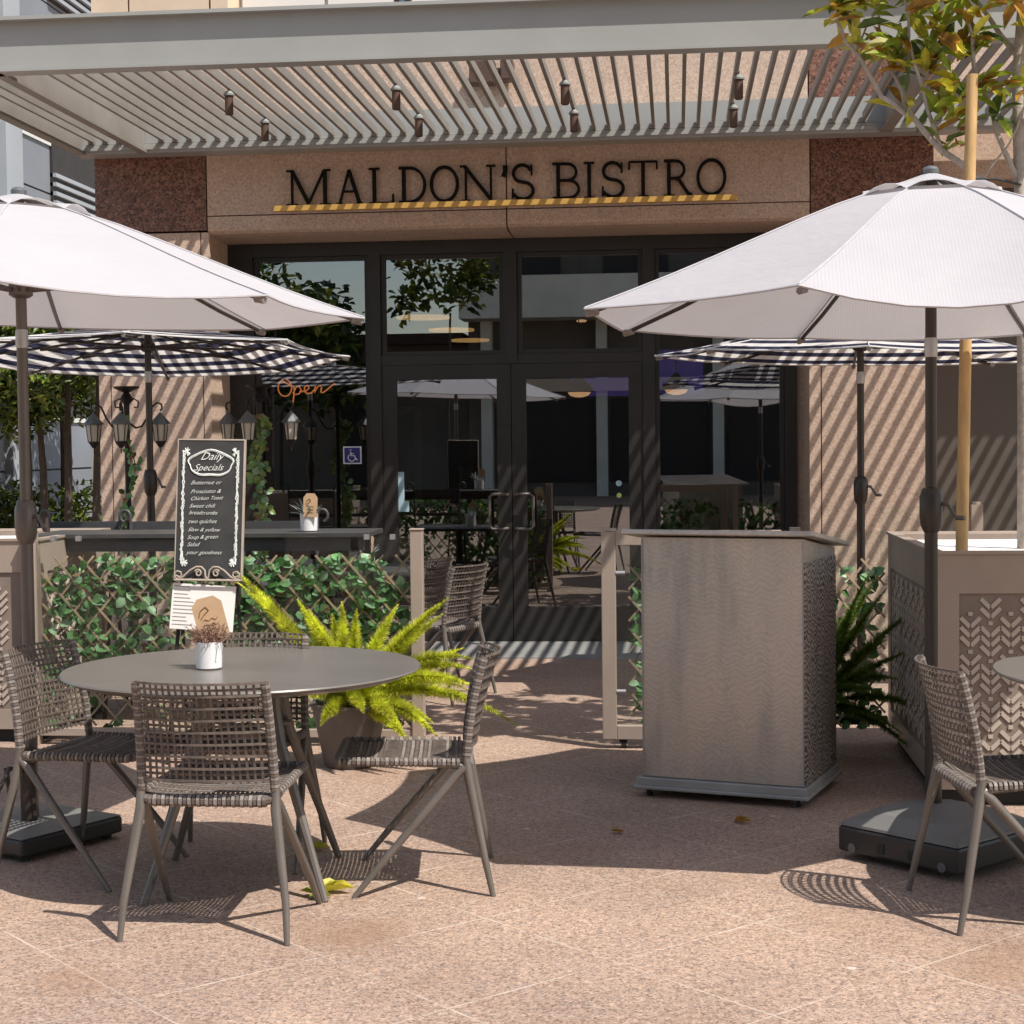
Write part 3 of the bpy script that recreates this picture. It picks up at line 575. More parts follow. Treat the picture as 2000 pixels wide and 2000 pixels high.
# ------------------------------------------------------------ woven chairs
def chair_proto(label, group):
    t = thing('woven_chair', label, 'chair', (0, 0, 0), 0, group)
    Hb = lambda s_: Vector((s_*.212, -.165, .425))
    for s_ in (-1, 1):
        h = Hb(s_)
        MB().tube([h+Vector((0, .0, .03)), h+Vector((0, -.008, -.03)), (s_*.252, -.225, .12), (s_*.26, -.25, 0)], [.013, .0165, .0122, .0092], 10).build('leg', 'taupe_metal', t, smooth=True)
        MB().tube([h+Vector((0, 0, .0)), h+Vector((0, .03, -.025)), (s_*.245, .12, .11), (s_*.252, .212, 0)], [.013, .016, .0122, .0092], 10).build('leg', 'taupe_metal', t, smooth=True)
    # frame: uprights, side rails, cross rails
    fm = MB()
    up = lambda s_, v: Vector((s_*(.210-.010*v), -.165-.02*v-.045*v*v, .43+.36*v))
    for s_ in (-1, 1):
        fm.tube([Hb(s_)+Vector((0, 0, -.01))]+[up(s_, k/8) for k in range(9)], .0105, 8)
        fm.tube([Hb(s_), (s_*.204, .0, .437), (s_*.198, .22, .445), (s_*.185, .262, .445)], .0105, 8)
    fm.tube([(-.185, .262, .445), (.185, .262, .445)], .0105, 8); fm.tube([Hb(-1)+Vector((0, .0, 0)), Hb(1)], .012, 8)
    fm.build('frame', 'taupe_metal', t, smooth=True)
    # wound cord on uprights and rear rail
    wr = MB()
    for s_ in (-1, 1):
        for k in range(30):
            v = .07+k*.031; p = up(s_, v); d = (up(s_, v+.02)-p).normalized(); wr.tube([p-d*.0045, p+d*.0045], .0148, 8, mi=k % 2)
    for k in range(27): x_ = -.178+k*.0137; wr.tube([(x_-.005, -.172, .418), (x_+.005, -.172, .418)], .020 if k % 2 else .018, 8, mi=k % 2)
    for s_ in (-1, 1): wr.tube([Hb(s_)]+[up(s_, k/8) for k in range(9)], .0125, 8)
    wr.tube([Hb(-1), (-.18, -.172, .418), (.18, -.172, .418), Hb(1)], .0125, 8)
    # backrest weave, bulging backwards
    def bk(u, v):
        a, b2 = up(-1, v), up(1, v); p = a.lerp(b2, (u+1)/2); p.y -= .056*(1-u*u)*(.5+.5*v); return p
    bm = MB()
    NRW = 17
    for k in range(NRW):
        v = .15+.85*k/(NRW-1); du = .0035 if k % 2 else -.0035
        bm.tube([bk(-1+2*q_/12, v)+Vector((0, du, 0)) for q_ in range(13)], .0052, 4, up=(0, 0, 1), flat=(1.0, .6), mi=0)
    for k in range(19):
        u = -.95+1.9*k/18; bm.tube([bk(u, .13+.88*q_/8) for q_ in range(9)], .0056 if k % 2 else .0046, 4, up=(1, 0, 0), flat=(1.0, .55))
    b_ = bm.build('backrest', ['cord', 'cord_pale'], t); wr.build('cord_winding', ['cord', 'cord_pale'], b_)
    # seat weave
    se = MB()
    def st_(u, y): return Vector((u*.197, y, .443-.012*(1-u*u)-.0*y+(.0 if y > -.1 else -.006)))
    for k in range(27):
        y = -.145+k*.0152; se.tube([st_(-1.04+2.08*q_/8, y) for q_ in range(9)], .0068, 4, up=(0, 1, 0), flat=(1.0, .45), mi=k % 2)
    for k in range(25):
        u = -.94+1.88*k/24; se.tube([st_(u, -.16+.42*q_/5)+Vector((0, 0, .004 if q_ % 2 else -.004)) for q_ in range(6)], .0056, 4, up=(1, 0, 0), flat=(1.0, .45))
    for s_ in (-1, 1):
        for k in range(26):
            y = -.14+k*.0158; x_ = s_*(.211-.014*(y+.165)/.4); se.tube([(x_, y-.0052, .437+.02*(y+.16)), (x_, y+.0052, .437+.02*(y+.16))], .0155, 8, mi=1 if k % 2 else 0)
    for k in range(24): x_ = -.176+k*.0153; se.tube([(x_-.0055, .262, .445), (x_+.0055, .262, .445)], .015, 8, mi=1 if k % 2 else 0)
    se.build('seat', ['cord', 'cord_pale'], t)
    return t
GA = 'woven cord chairs around the outdoor tables'
ch = chair_proto('woven cord chair in front of the round table, its back to the viewer', GA)
ch.location = (-1.43, 5.165, 0); ch.rotation_euler = (0, 0, rad(-1))
dup(ch, (-2.06, 5.77, 0), rad(-104), 'woven cord chair at the left side of the round table, beside the flat umbrella base')
dup(ch, (-.895, 5.72, 0), rad(97), 'woven cord chair in profile at the right side of the round table')
dup(ch, (-1.59, 5.95, 0), rad(180), 'woven cord chair on the far side of the round table, mostly hidden by the tabletop')
dup(ch, (1.045, 5.43, 0), rad(-81), 'woven cord chair at the right edge, beside the domed umbrella base')
dup(ch, (-1.42, 9.85, 0), rad(68), 'woven cord chair behind the fence post, nearest the door mat')
dup(ch, (-1.70, 10.45, 0), rad(75), 'woven cord chair half hidden behind the tan fence post, farther back')

# ------------------------------------------------------------ round tables
def rtable(loc, label, R_=.612, z=.74, rz=0):
    t = thing('round_table', label, 'table', loc, rz, 'round taupe tables on the plaza')
    MB().lathe((0, 0, 0), [(R_-.05, z-.028), (R_-.006, z-.010), (R_, z-.005), (R_-.004, z)], 72).build('tabletop', 'table_top', t, smooth=True)
    for k in range(4):
        a = rad(-38+90*k); d = Vector((cos(a), sin(a), 0)); q_ = Vector((-sin(a), cos(a), 0))*.02
        MB().tube([d*.17+Vector((0, 0, z-.03)), d*.175+Vector((0, 0, .60)), d*.20+Vector((0, 0, .50)), d*.42], [.018, .02, .019, .012], 8).build('leg', 'taupe_metal', t, smooth=True)
    MB().box(-.15, .15, -.02, .02, z-.05, z-.029).box(-.02, .02, -.15, .15, z-.0505, z-.0295).lathe((0, 0, 0), [(.05, .50), (.06, .52), (.05, .54)], 12).tube([(-.13, -.13, .53), (.13, .13, .53)], .01, 6).tube([(.13, -.13, .53), (-.13, .13, .53)], .01, 6).build('under_frame', 'taupe_metal', t)
    return t
rtable((-1.49, 5.65, 0), 'round taupe table at the left with a white flower pot on it', rz=0)
rtable((1.64, 5.6, 0), 'round taupe table cut off by the right edge', rz=rad(20))

# small potted plants on tables
def pot(loc, label, kind, group='white pots with tags on the tables', s=1.0, tagrot=0, tilt=.0, tagw=.07, tagh=.10, tagz=.13, tagx=0, tagy=.0):
    t = thing('flower_pot', label, 'flower pot', loc, 0, group)
    MB().lathe((0, 0, 0), [(.036*s, 0), (.044*s, .006*s), (.047*s, .095*s), (.044*s, .095*s), (.042*s, .085*s)], 28).build('pot', 'pot_white', t, smooth=True)
    f = MB()
    for k in range(150 if kind == 'dried' else 24):
        a = random.uniform(0, 2*pi); e = random.uniform(.25, 1.2); L = random.uniform(.04, .085)*s*(1 if kind == 'dried' else 1.3)
        d = Vector((cos(a)*cos(e), sin(a)*cos(e), sin(e))); p = Vector((random.uniform(-.03, .03)*s, random.uniform(-.03, .03)*s, .085*s))
        if kind == 'dried':
            f.tube([p, p+d*L*.6, p+d*L], .0012, 3)
            for q_ in range(7): e2 = Vector((random.gauss(0, 1), random.gauss(0, 1), random.gauss(0, 1))).normalized(); f.blade(p+d*L*random.uniform(.5, 1), e2, .002, .011)
        else: f.leaf(p, d, Vector((0, 0, 1)), L*1.1, .014*s, 0)
    f.build('flowers' if kind == 'dried' else 'leaves', 'dried' if kind == 'dried' else 'sage', t)
    M = Matrix.Translation((tagx, tagy, tagz*s)) @ Matrix.Rotation(tagrot, 4, 'Z') @ Matrix.Rotation(tilt, 4, 'Y')
    w_, h_ = tagw/2, tagh/2; c_ = .35
    ol = [(-w_, -h_), (w_, -h_), (w_, h_*(1-c_)), (w_*.55, h_), (-w_*.55, h_), (-w_, h_*(1-c_))]
    mb = MB(); mb.add([M @ Vector((x_, y_, z_)) for y_ in (0, .0015) for (x_, z_) in ol], [(0, 1, 2, 3, 4, 5), (11, 10, 9, 8, 7, 6)]+[(i, (i+1) % 6+0, (i+1) % 6+6, i+6) for i in range(6)])
    tg = mb.build('tag', 'kraft', t)
    mk = MB().tube([M @ Vector((x_*w_, -.0012, z_*h_)) for x_, z_ in ((-.7, .1), (-.5, .4), (-.1, .55), (.05, .35), (-.3, .2), (-.6, .0))], .0016, 4)
    for zz in (-.1, -.35, -.6): mk.tube([M @ Vector((x_*w_, -.0012, (zz+.05*sin(x_*14))*h_)) for x_ in [-.5+.1*q_ for q_ in range(11)]], .0009, 4)
    mk.build('writing', 'kraft_ink', tg)
    MB().tube([M @ Vector((0, .003, -h_*.9)), (0, 0, .05*s)], .0015, 4).build('stick', 'kraft', t)
    return t
pot((-1.594, 5.60, .74), 'white pot of dried brown flowers on the front round table', 'dried', s=1.0, tagrot=rad(6), tilt=rad(-14), tagw=.105, tagh=.14, tagz=.175, tagx=.0, tagy=.02)
pot((-1.93, 8.72, 1.045), 'white pot with silvery leaves and tall tag on the high patio table', 'sage', s=1.0, tagrot=0, tilt=rad(2), tagw=.075, tagh=.125, tagz=.14, tagx=.02, tagy=-.05)
pot((-1.86, 10.0, .752), 'white pot with a tilted tag on the low patio table behind the ivy', 'sage', s=1.0, tagrot=0, tilt=rad(8), tagw=.075, tagh=.13, tagz=.15, tagx=.01, tagy=-.05)

# ------------------------------------------------------------ host stand
HS = thing('host_stand', 'brushed steel host stand on casters with a sloping overhanging top', 'host stand', (-.181, 7.086, 0), math.atan2(-.225, .691))
W, D = .73, .60
MB().box(.0, W, 0, D, .05, .085).box(-.01, W+.01, -.01, D+.01, .036, .052).build('plinth', 'steel_plate', HS, bevel=.004)
mb = MB(); a0, a1, b0, b1 = .025, W-.012, .02, D-.02
vs = [(a0, b0, .086), (a1, b0, .086), (a1, b1, .086), (a0, b1, .086), (a0, b0, 1.10), (a1, b0, 1.10), (a1, b1, 1.03), (a0, b1, 1.03)]
mb.add(vs, [(0, 3, 2, 1), (4, 5, 6, 7), (0, 1, 5, 4), (2, 3, 7, 6), (0, 4, 7, 3), (1, 2, 6, 5)]); mb.build('cabinet', 'brushed', HS, bevel=.004)
Mt = Matrix.Translation((0, 0, 1.108)) @ Matrix.Rotation(rad(-6.6), 4, 'X')
MB().box(-.045, W+.035, -.035, D+.06, 0, .022, M=Mt).build('top', 'brushed', HS, bevel=.005)
MB().box(a1+.0005, a1+.006, b0+.002, b1-.01, .09, 1.0).build('side_panel', 'rippled', HS)
MB().box(a0, a0+.006, b0-.0035, b0-.0002, .09, 1.09).box(a1-.006, a1, b0-.0035, b0-.0002, .09, 1.09).build('edge_trim', 'steel_plate', HS)
for x_, y_ in ((.04, .04), (W-.05, .04), (.04, D-.05), (W-.05, D-.05)):
    c_ = MB().tube([(x_, y_, .0185), (x_+.018, y_, .0185)], .018, 14).build('caster', 'rubber', HS, smooth=True); MB().box(x_-.006, x_+.024, y_-.006, y_+.006, .02, .037).build('bracket', 'collar', c_)

# ------------------------------------------------------------ glass fence, gate, ivy screens, planters
GF = thing('glass_fence', 'low glass fence with tan posts in front of the left patio', 'fence', (-1.28, 8.22, 0))
for X in (-1.97, 0.0): p = MB().box(X-.03, X+.03, -.03, .03, 0, 1.075).box(X-.034, X+.034, -.034, .034, 1.075, 1.083).build('post', 'tan_metal', GF, bevel=.003)
gp = MB().box(-1.94, -.03, -.005, .005, .10, 1.045).build('glass_panel', 'clear_glass', GF)
MB().box(-1.94, -.03, -.018, .018, .045, .085).build('bottom_rail', 'tan_metal', GF, bevel=.003)
for X in (-1.85, -1.72, -.25, -.12): MB().box(X-.012, X+.012, -.014, .014, 1.03, 1.055).build('clip', 'collar', GF)
def ivy(name, label, loc, x0, x1, z0, z1, dens, group, holes=(), rail=True):
    t = thing(name, label, 'trellis', loc, 0, group); la = MB(); h = z1-z0; sl_ = 1.15; dx = h/sl_; sp_ = .135
    def clip(xa, za, xb, zb, yy):
        # clip segment to x range
        if xb < xa: xa, za, xb, zb = xb, zb, xa, za
        if xb <= x0 or xa >= x1: return
        if xa < x0: za += (zb-za)*(x0-xa)/(xb-xa); xa = x0
        if xb > x1: zb = za+(zb-za)*(x1-xa)/(xb-xa); xb = x1
        d = Vector((xb-xa, 0, zb-za)).normalized()*.02
        la.tube([(xa, yy, za), (xb, yy, zb)], .0062, 4, up=(0, 1, 0), flat=(.5, 1.2))
    x = x0-dx
    while x < x1+dx:
        clip(x, z1, x+dx, z0, -.014); clip(x, z0, x+dx, z1, -.006); x += sp_
    la.build('lattice', 'lath', t)
    lv = MB(); n_ = int(dens*(x1-x0)*h)
    for k in range(n_):
        x_, z_ = random.uniform(x0+.02, x1-.02), random.uniform(z0, z1-.02)
        if any(a < x_ < b2 and c_ < z_ < d_ and random.random() < .93 for a, b2, c_, d_ in holes): continue
        # cluster
        if sin(x_*11+3)*sin(z_*13+x_*4) < -.62 and random.random() < .8: continue
        p = Vector((x_, random.uniform(-.02, .03), z_)); a = random.uniform(0, 2*pi); d = Vector((cos(a), random.uniform(-.4, .2), sin(a)*.8-.35))
        nm = Vector((random.gauss(.35, .4), -.9, random.gauss(1.0, .4))); L = random.uniform(.038, .07)
        lv.leaf(p, d, nm, L, L*.95, random.choices((0, 1, 2, 3), (5, 5, 2.2, .5))[0], fold=.1, curl=.15)
    for k in range(int(n_/14)):
        x_, z_ = random.uniform(x0, x1), random.uniform(z0, z1); a = random.choice((-1, 1))*random.uniform(.6, 1.2)
        q_ = [Vector((x_+i*.05*cos(a), random.uniform(.0, .03), z_+i*.05*sin(a)+random.uniform(-.01, .01))) for i in range(5)]
        q_ = [v for v in q_ if x0 < v.x < x1 and z0-.02 < v.z < z1+.01]
        if len(q_) > 1: lv.tube(q_, .002, 4, mi=3)
    lv.build('ivy_leaves', ['ivy_a', 'ivy_b', 'ivy_c', 'brown_leaf'], t)
    return t
GI = 'artificial ivy screens along the patio fence'
ivy('ivy_trellis', 'diamond lattice of green artificial ivy behind the left glass fence', (-1.28, 8.27, 0), -1.93, -.04, .09, .95, 1350, GI, holes=((-1.25, -.98, .05, .62), (-1.9, -.6, .03, .3)))
ivy('ivy_trellis', 'ivy strip inside the tan framed gate left of the host stand', (0, 8.27, 0), -.24, .42, .12, .93, 800, GI)
ivy('ivy_trellis', 'shaded ivy lattice between the host stand and the right planter', (0, 8.3, 0), .52, 1.0, .10, .92, 560, GI)
GT = thing('gate', 'tan framed glass gate on a caster left of the host stand', 'gate', (-.37, 8.22, 0))
MB().box(0, .07, -.03, .03, .045, 1.065).box(.07, .80, -.03, .03, .045, .115).box(.07, .80, -.03, .03, .995, 1.065).box(.80, .87, -.03, .03, .045, 1.065).build('gate_frame', 'tan_metal', GT, bevel=.004)
MB().box(.07, .80, -.004, .004, .115, .995).build('glass_panel', 'clear_glass', GT)
MB().tube([(.04, 0, 1.066), (.04, 0, 1.078)], .035, 14).build('post_cap', 'tan_metal', GT, smooth=True)
for z_ in (.86, .28): MB().tube([(.07, -.02, z_), (.115, -.02, z_)], .012, 10).build('glass_clip', 'collar', GT, smooth=True)
c_ = MB().tube([(.09, .0, .022), (.115, 0, .022)], .022, 14).build('caster', 'rubber', GT, smooth=True); MB().box(.08, .12, -.012, .012, .03, .045).build('bracket', 'black_frame', c_)
rf = thing('glass_fence', 'glass fence length with dark foot rail right of the host stand', 'fence', (.6, 8.36, 0))
MB().box(-.02, .42, -.02, .02, .10, .14).build('bottom_rail', 'plastic_dark', rf); MB().box(0, .42, -.005, .005, .14, 1.05).build('glass_panel', 'clear_glass', rf); MB().box(-.05, -.0, -.03, .03, 0, 1.07).build('post', 'tan_metal', rf)
rg = thing('glass_fence', 'far glass fence with a tan capped post behind the stake', 'fence', (1.6, 10.6, 0))
MB().box(-.35, .9, -.005, .005, .1, 1.08).build('glass_panel', 'clear_glass', rg); MB().box(.20, .27, -.03, .03, 0, 1.09).lathe((.235, 0, 0), [(.03, 1.09), (.03, 1.105)], 14).build('post', 'tan_metal', rg)

def chevron_panel(w, h, mbx, X, Z, M):
    """cut-out look: raised chevron bars on a recessed dark skin"""
    px, pz = .080, .0385
    nz_ = int(h/pz)-1; nx = int(w/px)
    for i in range(nx):
        for j in range(nz_):
            cx = X+(i+.5)*px; cz = Z+(j+.9)*pz+(pz if i % 2 else 0); up_ = M.to_3x3() @ Vector((0, 1, 0))
            if (j+2*(i % 2)) % 4 == 3:
                mbx.tube([M @ Vector((cx-.009, 0, cz)), M @ Vector((cx+.009, 0, cz))], .012, 4, up=up_, flat=(.3, .9), mi=1); continue
            for sg in (-1, 1):
                mbx.tube([M @ Vector((cx+sg*.002, 0, cz-.014)), M @ Vector((cx+sg*.039, 0, cz+.023))], .0118, 4, up=up_, flat=(.35, 1.0), mi=1)
def planter(label, x0, x1, y0, y1, H_, faces):
    t = thing('metal_planter', label, 'planter', (x0, y0, 0), 0, 'tan metal planters with chevron cut-outs')
    w_, d_ = x1-x0, y1-y0
    sh = MB(); th = .02; z0 = .07
    sh.box(0, w_, .0, th, H_-.16, H_).box(0, w_, 0, th, z0, z0+.10).box(0, .10, 0, th, z0+.10, H_-.16).box(w_-.10, w_, 0, th, z0+.10, H_-.16)
    for xx in (0, w_-th): sh.box(xx, xx+th, th, d_, H_-.16, H_-.0005).box(xx, xx+th, th, d_, z0, z0+.10).box(xx, xx+th, th, .10, z0+.10, H_-.16).box(xx, xx+th, d_-.10, d_, z0+.10, H_-.16)
    sh.box(th, w_-th, d_-th, d_, z0, H_-.0005)
    body = sh.build('shell', 'tan_metal', t)
    MB().box(-.008, w_+.008, -.008, .04, H_, H_+.012).box(-.008, .04, .04, d_+.008, H_, H_+.012).box(w_-.04, w_+.008, .04, d_+.008, H_, H_+.012).box(.04, w_-.04, d_-.03, d_+.008, H_, H_+.012).build('rim', 'tan_metal', t)
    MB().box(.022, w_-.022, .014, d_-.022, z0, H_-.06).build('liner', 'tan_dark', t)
    hh = H_-.16-z0-.11
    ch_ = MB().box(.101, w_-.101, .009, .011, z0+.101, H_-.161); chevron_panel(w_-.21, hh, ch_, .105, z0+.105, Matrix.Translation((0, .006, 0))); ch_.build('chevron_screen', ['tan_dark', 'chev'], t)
    for fx, sg in faces:
        xx = fx*w_+(.009 if sg < 0 else 0)*-1; ch_ = MB(); Mf = Matrix.Translation((fx*w_+(.006 if fx == 0 else -.006), 0, 0)) @ Matrix.Rotation(rad(90), 4, 'Z')
        ch_.box(.101, d_-.101, -.005 if fx == 0 else .003, -.003 if fx == 0 else .005, z0+.101, H_-.161, M=Mf); chevron_panel(d_-.21, hh, ch_, .105, z0+.105, Mf); ch_.build('chevron_screen', ['tan_dark', 'chev'], t)
    MB().box(.04, w_-.04, .05, d_-.05, 0, z0).build('plinth', 'rubber', t)
    MB().box(.021, w_-.021, .021, d_-.021, H_-.06, H_-.028).build('gravel', 'gravel', t)
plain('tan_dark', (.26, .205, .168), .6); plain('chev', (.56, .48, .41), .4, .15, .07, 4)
planter('tan chevron planter filled with white gravel at the right, holding the staked tree', 1.035, 2.7, 6.95, 8.45, 1.03, [(0, 1)])
planter('tan chevron planter at the left edge beside the ivy fence', -4.7, -3.215, 8.25, 9.3, 1.03, [(1, -1)])

# ------------------------------------------------------------ ferns
def fern(loc, label, tips, mat, potmat, name='potted_fern', pot_h=.30, seedn=1, w=.045, ps=1.0):
    random.seed(seedn); t = thing(name, label, 'fern', loc, 0)
    MB().lathe((0, 0, 0), [(r9*ps, z9) for r9, z9 in ((.11, 0), (.12, .01), (.175, pot_h-.02), (.185, pot_h-.015), (.185, pot_h), (.165, pot_h), (.16, pot_h-.03))], 28).build('pot', potmat, t, smooth=True)
    MB().lathe((0, 0, 0), [(.16*ps, pot_h-.03), (.1*ps, pot_h-.01)], 16).build('soil', 'soil', t)
    mb = MB(); c0 = Vector((0, 0, pot_h-.02))
    for tip in tips:
        T = Vector(tip); L = (T-c0).length; mid = c0.lerp(T, .5)+Vector((0, 0, L*(.30 if T.z < c0.z+.25 else .10)))
        P_ = bez(c0+Vector((random.uniform(-.06, .06), random.uniform(-.06, .06), 0)), mid, T, 26)
        mb.tube(P_, [.003]*20+[.002]*7, 4)
        for i in range(2, 26):
            a, b2 = P_[i], P_[i+1]; d = (b2-a).normalized(); s_ = i/26
            rr = w*(.3+.7*min(1, s_*3))*(1 if s_ < .45 else max(.10, 1-((s_-.45)/.55)**1.3*.92))
            nn = int(120*rr/.045)+8
            for k in range(nn):
                o1 = d.orthogonal().normalized(); o2 = d.cross(o1); ph = random.uniform(0, 2*pi); e = (o1*cos(ph)+o2*sin(ph))+d*random.uniform(.25, .9)
                mb.blade(a.lerp(b2, random.random()), e.normalized(), .0022, rr*random.uniform(.55, 1.05))
    mb.build('fronds', mat, t); return t
fx = lambda x, z, y=0: (x+1.55, y, z)
tips = [fx(-2.12, .93, .05), fx(-1.79, .78, .0), fx(-1.72, .74, -.08), fx(-1.66, .70, .15), fx(-1.6, .76, .1), fx(-1.50, .74, -.05), fx(-1.34, .74, .15), fx(-1.07, .79, -.05), fx(-1.12, .70, .12), fx(-1.02, .54, .1), fx(-.97, .50, .02), fx(-.93, .38, -.12), fx(-.76, .20, -.05), fx(-1.10, .16, -.18), fx(-1.17, .19, .08), fx(-1.02, .33, .2), fx(-1.85, .50, .1), fx(-1.75, .35, -.2), fx(-1.42, .55, -.3), fx(-1.42, .30, -.33), fx(-1.62, .24, -.32), fx(-1.22, .13, -.24), fx(-1.33, .42, -.3), fx(-1.55, .45, -.3), fx(-1.9, .62, .2), fx(-1.25, .22, -.3), fx(-2.08, .86, .02), fx(-.98, .44, .1), fx(-1.12, .76, .0)]
fern((-1.53, 7.72, 0), 'bright yellow-green foxtail fern in a grey pot behind the round table', tips, 'fern', 'pot_dim', seedn=3, w=.056)
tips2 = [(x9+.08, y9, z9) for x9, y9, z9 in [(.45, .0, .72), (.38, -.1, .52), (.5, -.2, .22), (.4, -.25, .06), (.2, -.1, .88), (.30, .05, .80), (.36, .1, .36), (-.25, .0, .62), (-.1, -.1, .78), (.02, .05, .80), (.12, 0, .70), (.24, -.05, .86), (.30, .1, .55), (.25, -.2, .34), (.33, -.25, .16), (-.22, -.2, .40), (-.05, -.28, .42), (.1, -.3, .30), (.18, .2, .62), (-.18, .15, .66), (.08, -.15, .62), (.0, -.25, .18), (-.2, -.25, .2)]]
fern((.60, 7.98, 0), 'foxtail fern tinted dark as if shaded, between the host stand and the right planter', tips2, 'fern_shade', 'plastic_dark', pot_h=.24, seedn=5, w=.045, ps=.62)

# ------------------------------------------------------------ chalkboard easel
CB = thing('chalkboard_easel', 'black chalkboard menu with white handwriting on a scrolled easel, a white sheet hanging below', 'chalkboard', (-2.205, 7.75, 0), rad(4))
Mb = Matrix.Translation((0, 0, .872)) @ Matrix.Rotation(rad(-7), 4, 'X') @ Matrix.Rotation(rad(1.2), 4, 'Y') @ Matrix.Scale(.945, 4)
w_, h_ = .335, .70
MB().box(-w_/2, w_/2, 0, .012, 0, h_, M=Mb).build('board', 'chalk_black', CB)
MB().box(-w_/2-.002, -w_/2+.003, -.003, .02, -.006, h_+.006, M=Mb).box(w_/2-.003, w_/2+.006, -.003, .02, -.006, h_+.006, M=Mb).box(-w_/2+.003, w_/2-.003, -.003, .02, h_-.001, h_+.006, M=Mb).box(-w_/2+.003, w_/2-.003, -.003, .02, -.006, .004, M=Mb).build('board_frame', 'frame_pale', CB)
wrt = MB(); ln = lambda pts, r=.0022: wrt.tube([Mb @ Vector((x_, -.0025, z_)) for x_, z_ in pts], r, 4)
for k, (txt, sz, z_, xx, wd) in enumerate([('Daily', .058, .60, -.055, 1.0), ('Specials', .050, .545, -.088, 1.0), ('Butternut or', .030, .475, -.10, 1.05), ('Prosciutto &', .030, .430, -.10, 1.05), ('Chicken Toast', .028, .395, -.10, 1.05), ('Sweet chili', .030, .358, -.105, 1.05), ('breadcrumbs', .030, .325, -.105, .95), ('two quiches', .031, .280, -.108, 1.0), ('Slaw & yellow', .029, .240, -.108, 1.05), ('Soup & green', .030, .200, -.11, 1.0), ('Salad', .031, .165, -.11, 1.0), ('your goodness', .030, .125, -.112, 1.05)]):
    text_mb(txt, sz*.94, (0, 0, 0), M=Mb @ Matrix.Translation((xx, -.003, z_)) @ Matrix.Rotation(rad(random.uniform(-2.5, .5)), 4, 'Y'), shear=.55, mb=wrt, width=wd, offset=-.0003)
cloud = [(.0+.112*cos(a)*(1+.05*sin(7*a)), .585+.062*sin(a)*(1+.08*sin(5*a))) for a in [2*pi*k/40 for k in range(41)]]; ln(cloud, .0035)
ln([(x_*.98, z_-.006) for x_, z_ in cloud], .0022)
random.seed(4)
for sx_ in (-1, 1):   # scribbled chalk border
    for rep in range(3):
        ln([(sx_*(.136+.005*sin(k*1.7+rep*2)+random.uniform(-.004, .004)), .075+k*.0122) for k in range(48)], .0028)
    for zz in (.64, .085):
        for k in range(10): a = random.uniform(0, 6.28); ln([(sx_*.122, zz), (sx_*.122+cos(a)*.018, zz+sin(a)*.022)], .003)
wrt.build('chalk_writing', 'chalk', CB)
sc = MB()
for s_ in (-1, 1):
    sp_ = [(s_*(.0+.012), .0), (s_*.02, .052)]; 
    sc.tube([Mb @ Vector((s_*x_, -.02, z_)) for x_, z_ in [(.155, .018), (.14, .01), (.128, .02), (.132, .035), (.15, .04), (.163, .028), (.160, .01), (.15, .0), (.12, .012), (.085, .045), (.055, .062), (.03, .062), (.012, .045), (.008, .015), (.0, .0)]], .0042, 6)
    sc.tube([Mb @ Vector((s_*(.045+.018*cos(a)*(1-k/22)), -.02, .03+.02*sin(a)*(1-k/22))) for k, a in enumerate([.5+k*.5 for k in range(16)])], .004, 6)
sc.tube([Mb @ Vector((-.165, -.02, -.004)), Mb @ Vector((.165, -.02, -.004))], .005, 6); sc.build('scroll_ledge', 'frame_pale', CB, smooth=True)
for pts in ([(-.13, .03, .85), (-.2, -.03, 0)], [(.13, .03, .85), (.2, -.03, 0)], [(.0, .12, 1.25), (.03, .45, 0)]): MB().tube(pts, .0095, 8).build('leg', 'iron', CB)
MB().tube([(-.12, .125, 1.3), (-.14, .05, .80)], .008, 6).tube([(.12, .125, 1.3), (.14, .05, .80)], .008, 6).tube([(-.14, .05, .80), (.14, .05, .80)], .008, 6).tube([(-.12, .125, 1.3), (.12, .125, 1.3)], .008, 6).build('easel_frame', 'iron', CB)
MB().tube([(-.18, -.005, .25), (.18, -.005, .25)], .007, 6).build('crossbar', 'iron', CB)
Ms = Matrix.Translation((-.03, -.03, .635)) @ Matrix.Rotation(rad(4), 4, 'Y') @ Matrix.Rotation(rad(-8), 4, 'X')
sh_ = MB().box(-.15, .15, 0, .003, 0, .215, M=Ms).build('menu_sheet', 'paper', CB)
mk = MB()
for k in range(11): mk.box(-.14, -.14+random.uniform(.06, .12), -.0012, -.0004, .02+k*.018, .0235+k*.018, M=Ms)
mk.build('printed_lines', 'spot_cap', sh_)

# ------------------------------------------------------------ patio furniture behind the fence
HT = thing('high_table', 'long dark high table just behind the left glass fence', 'table', (-2.45, 8.75, 0))
MB().box(-.95, .86, -.16, .28, 1.02, 1.045).build('tabletop', 'dark_top', HT, bevel=.003); MB().box(-.92, .83, -.13, -.10, .95, 1.02).build('apron', 'iron_grey', HT)
for sx_ in (-.88, .78):
    for sy_ in (-.11, .22): MB().box(sx_-.02, sx_+.02, sy_-.02, sy_+.02, 0, 1.02).build('leg', 'iron_grey', HT)
LT = thing('low_table', 'dark square patio table between the high table and the shop window', 'table', (-1.95, 10.1, 0))
MB().box(-.38, .38, -.36, .36, .728, .752).build('tabletop', 'dark_top', LT, bevel=.003); MB().tube([(0, 0, .02), (0, 0, .73)], .03, 10).build('pedestal', 'iron', LT)
for a in (45, 135, 225, 315): MB().tube([(0, 0, .08), (.28*cos(rad(a)), .28*sin(rad(a)), .015)], .016, 6).build('foot', 'iron', LT)
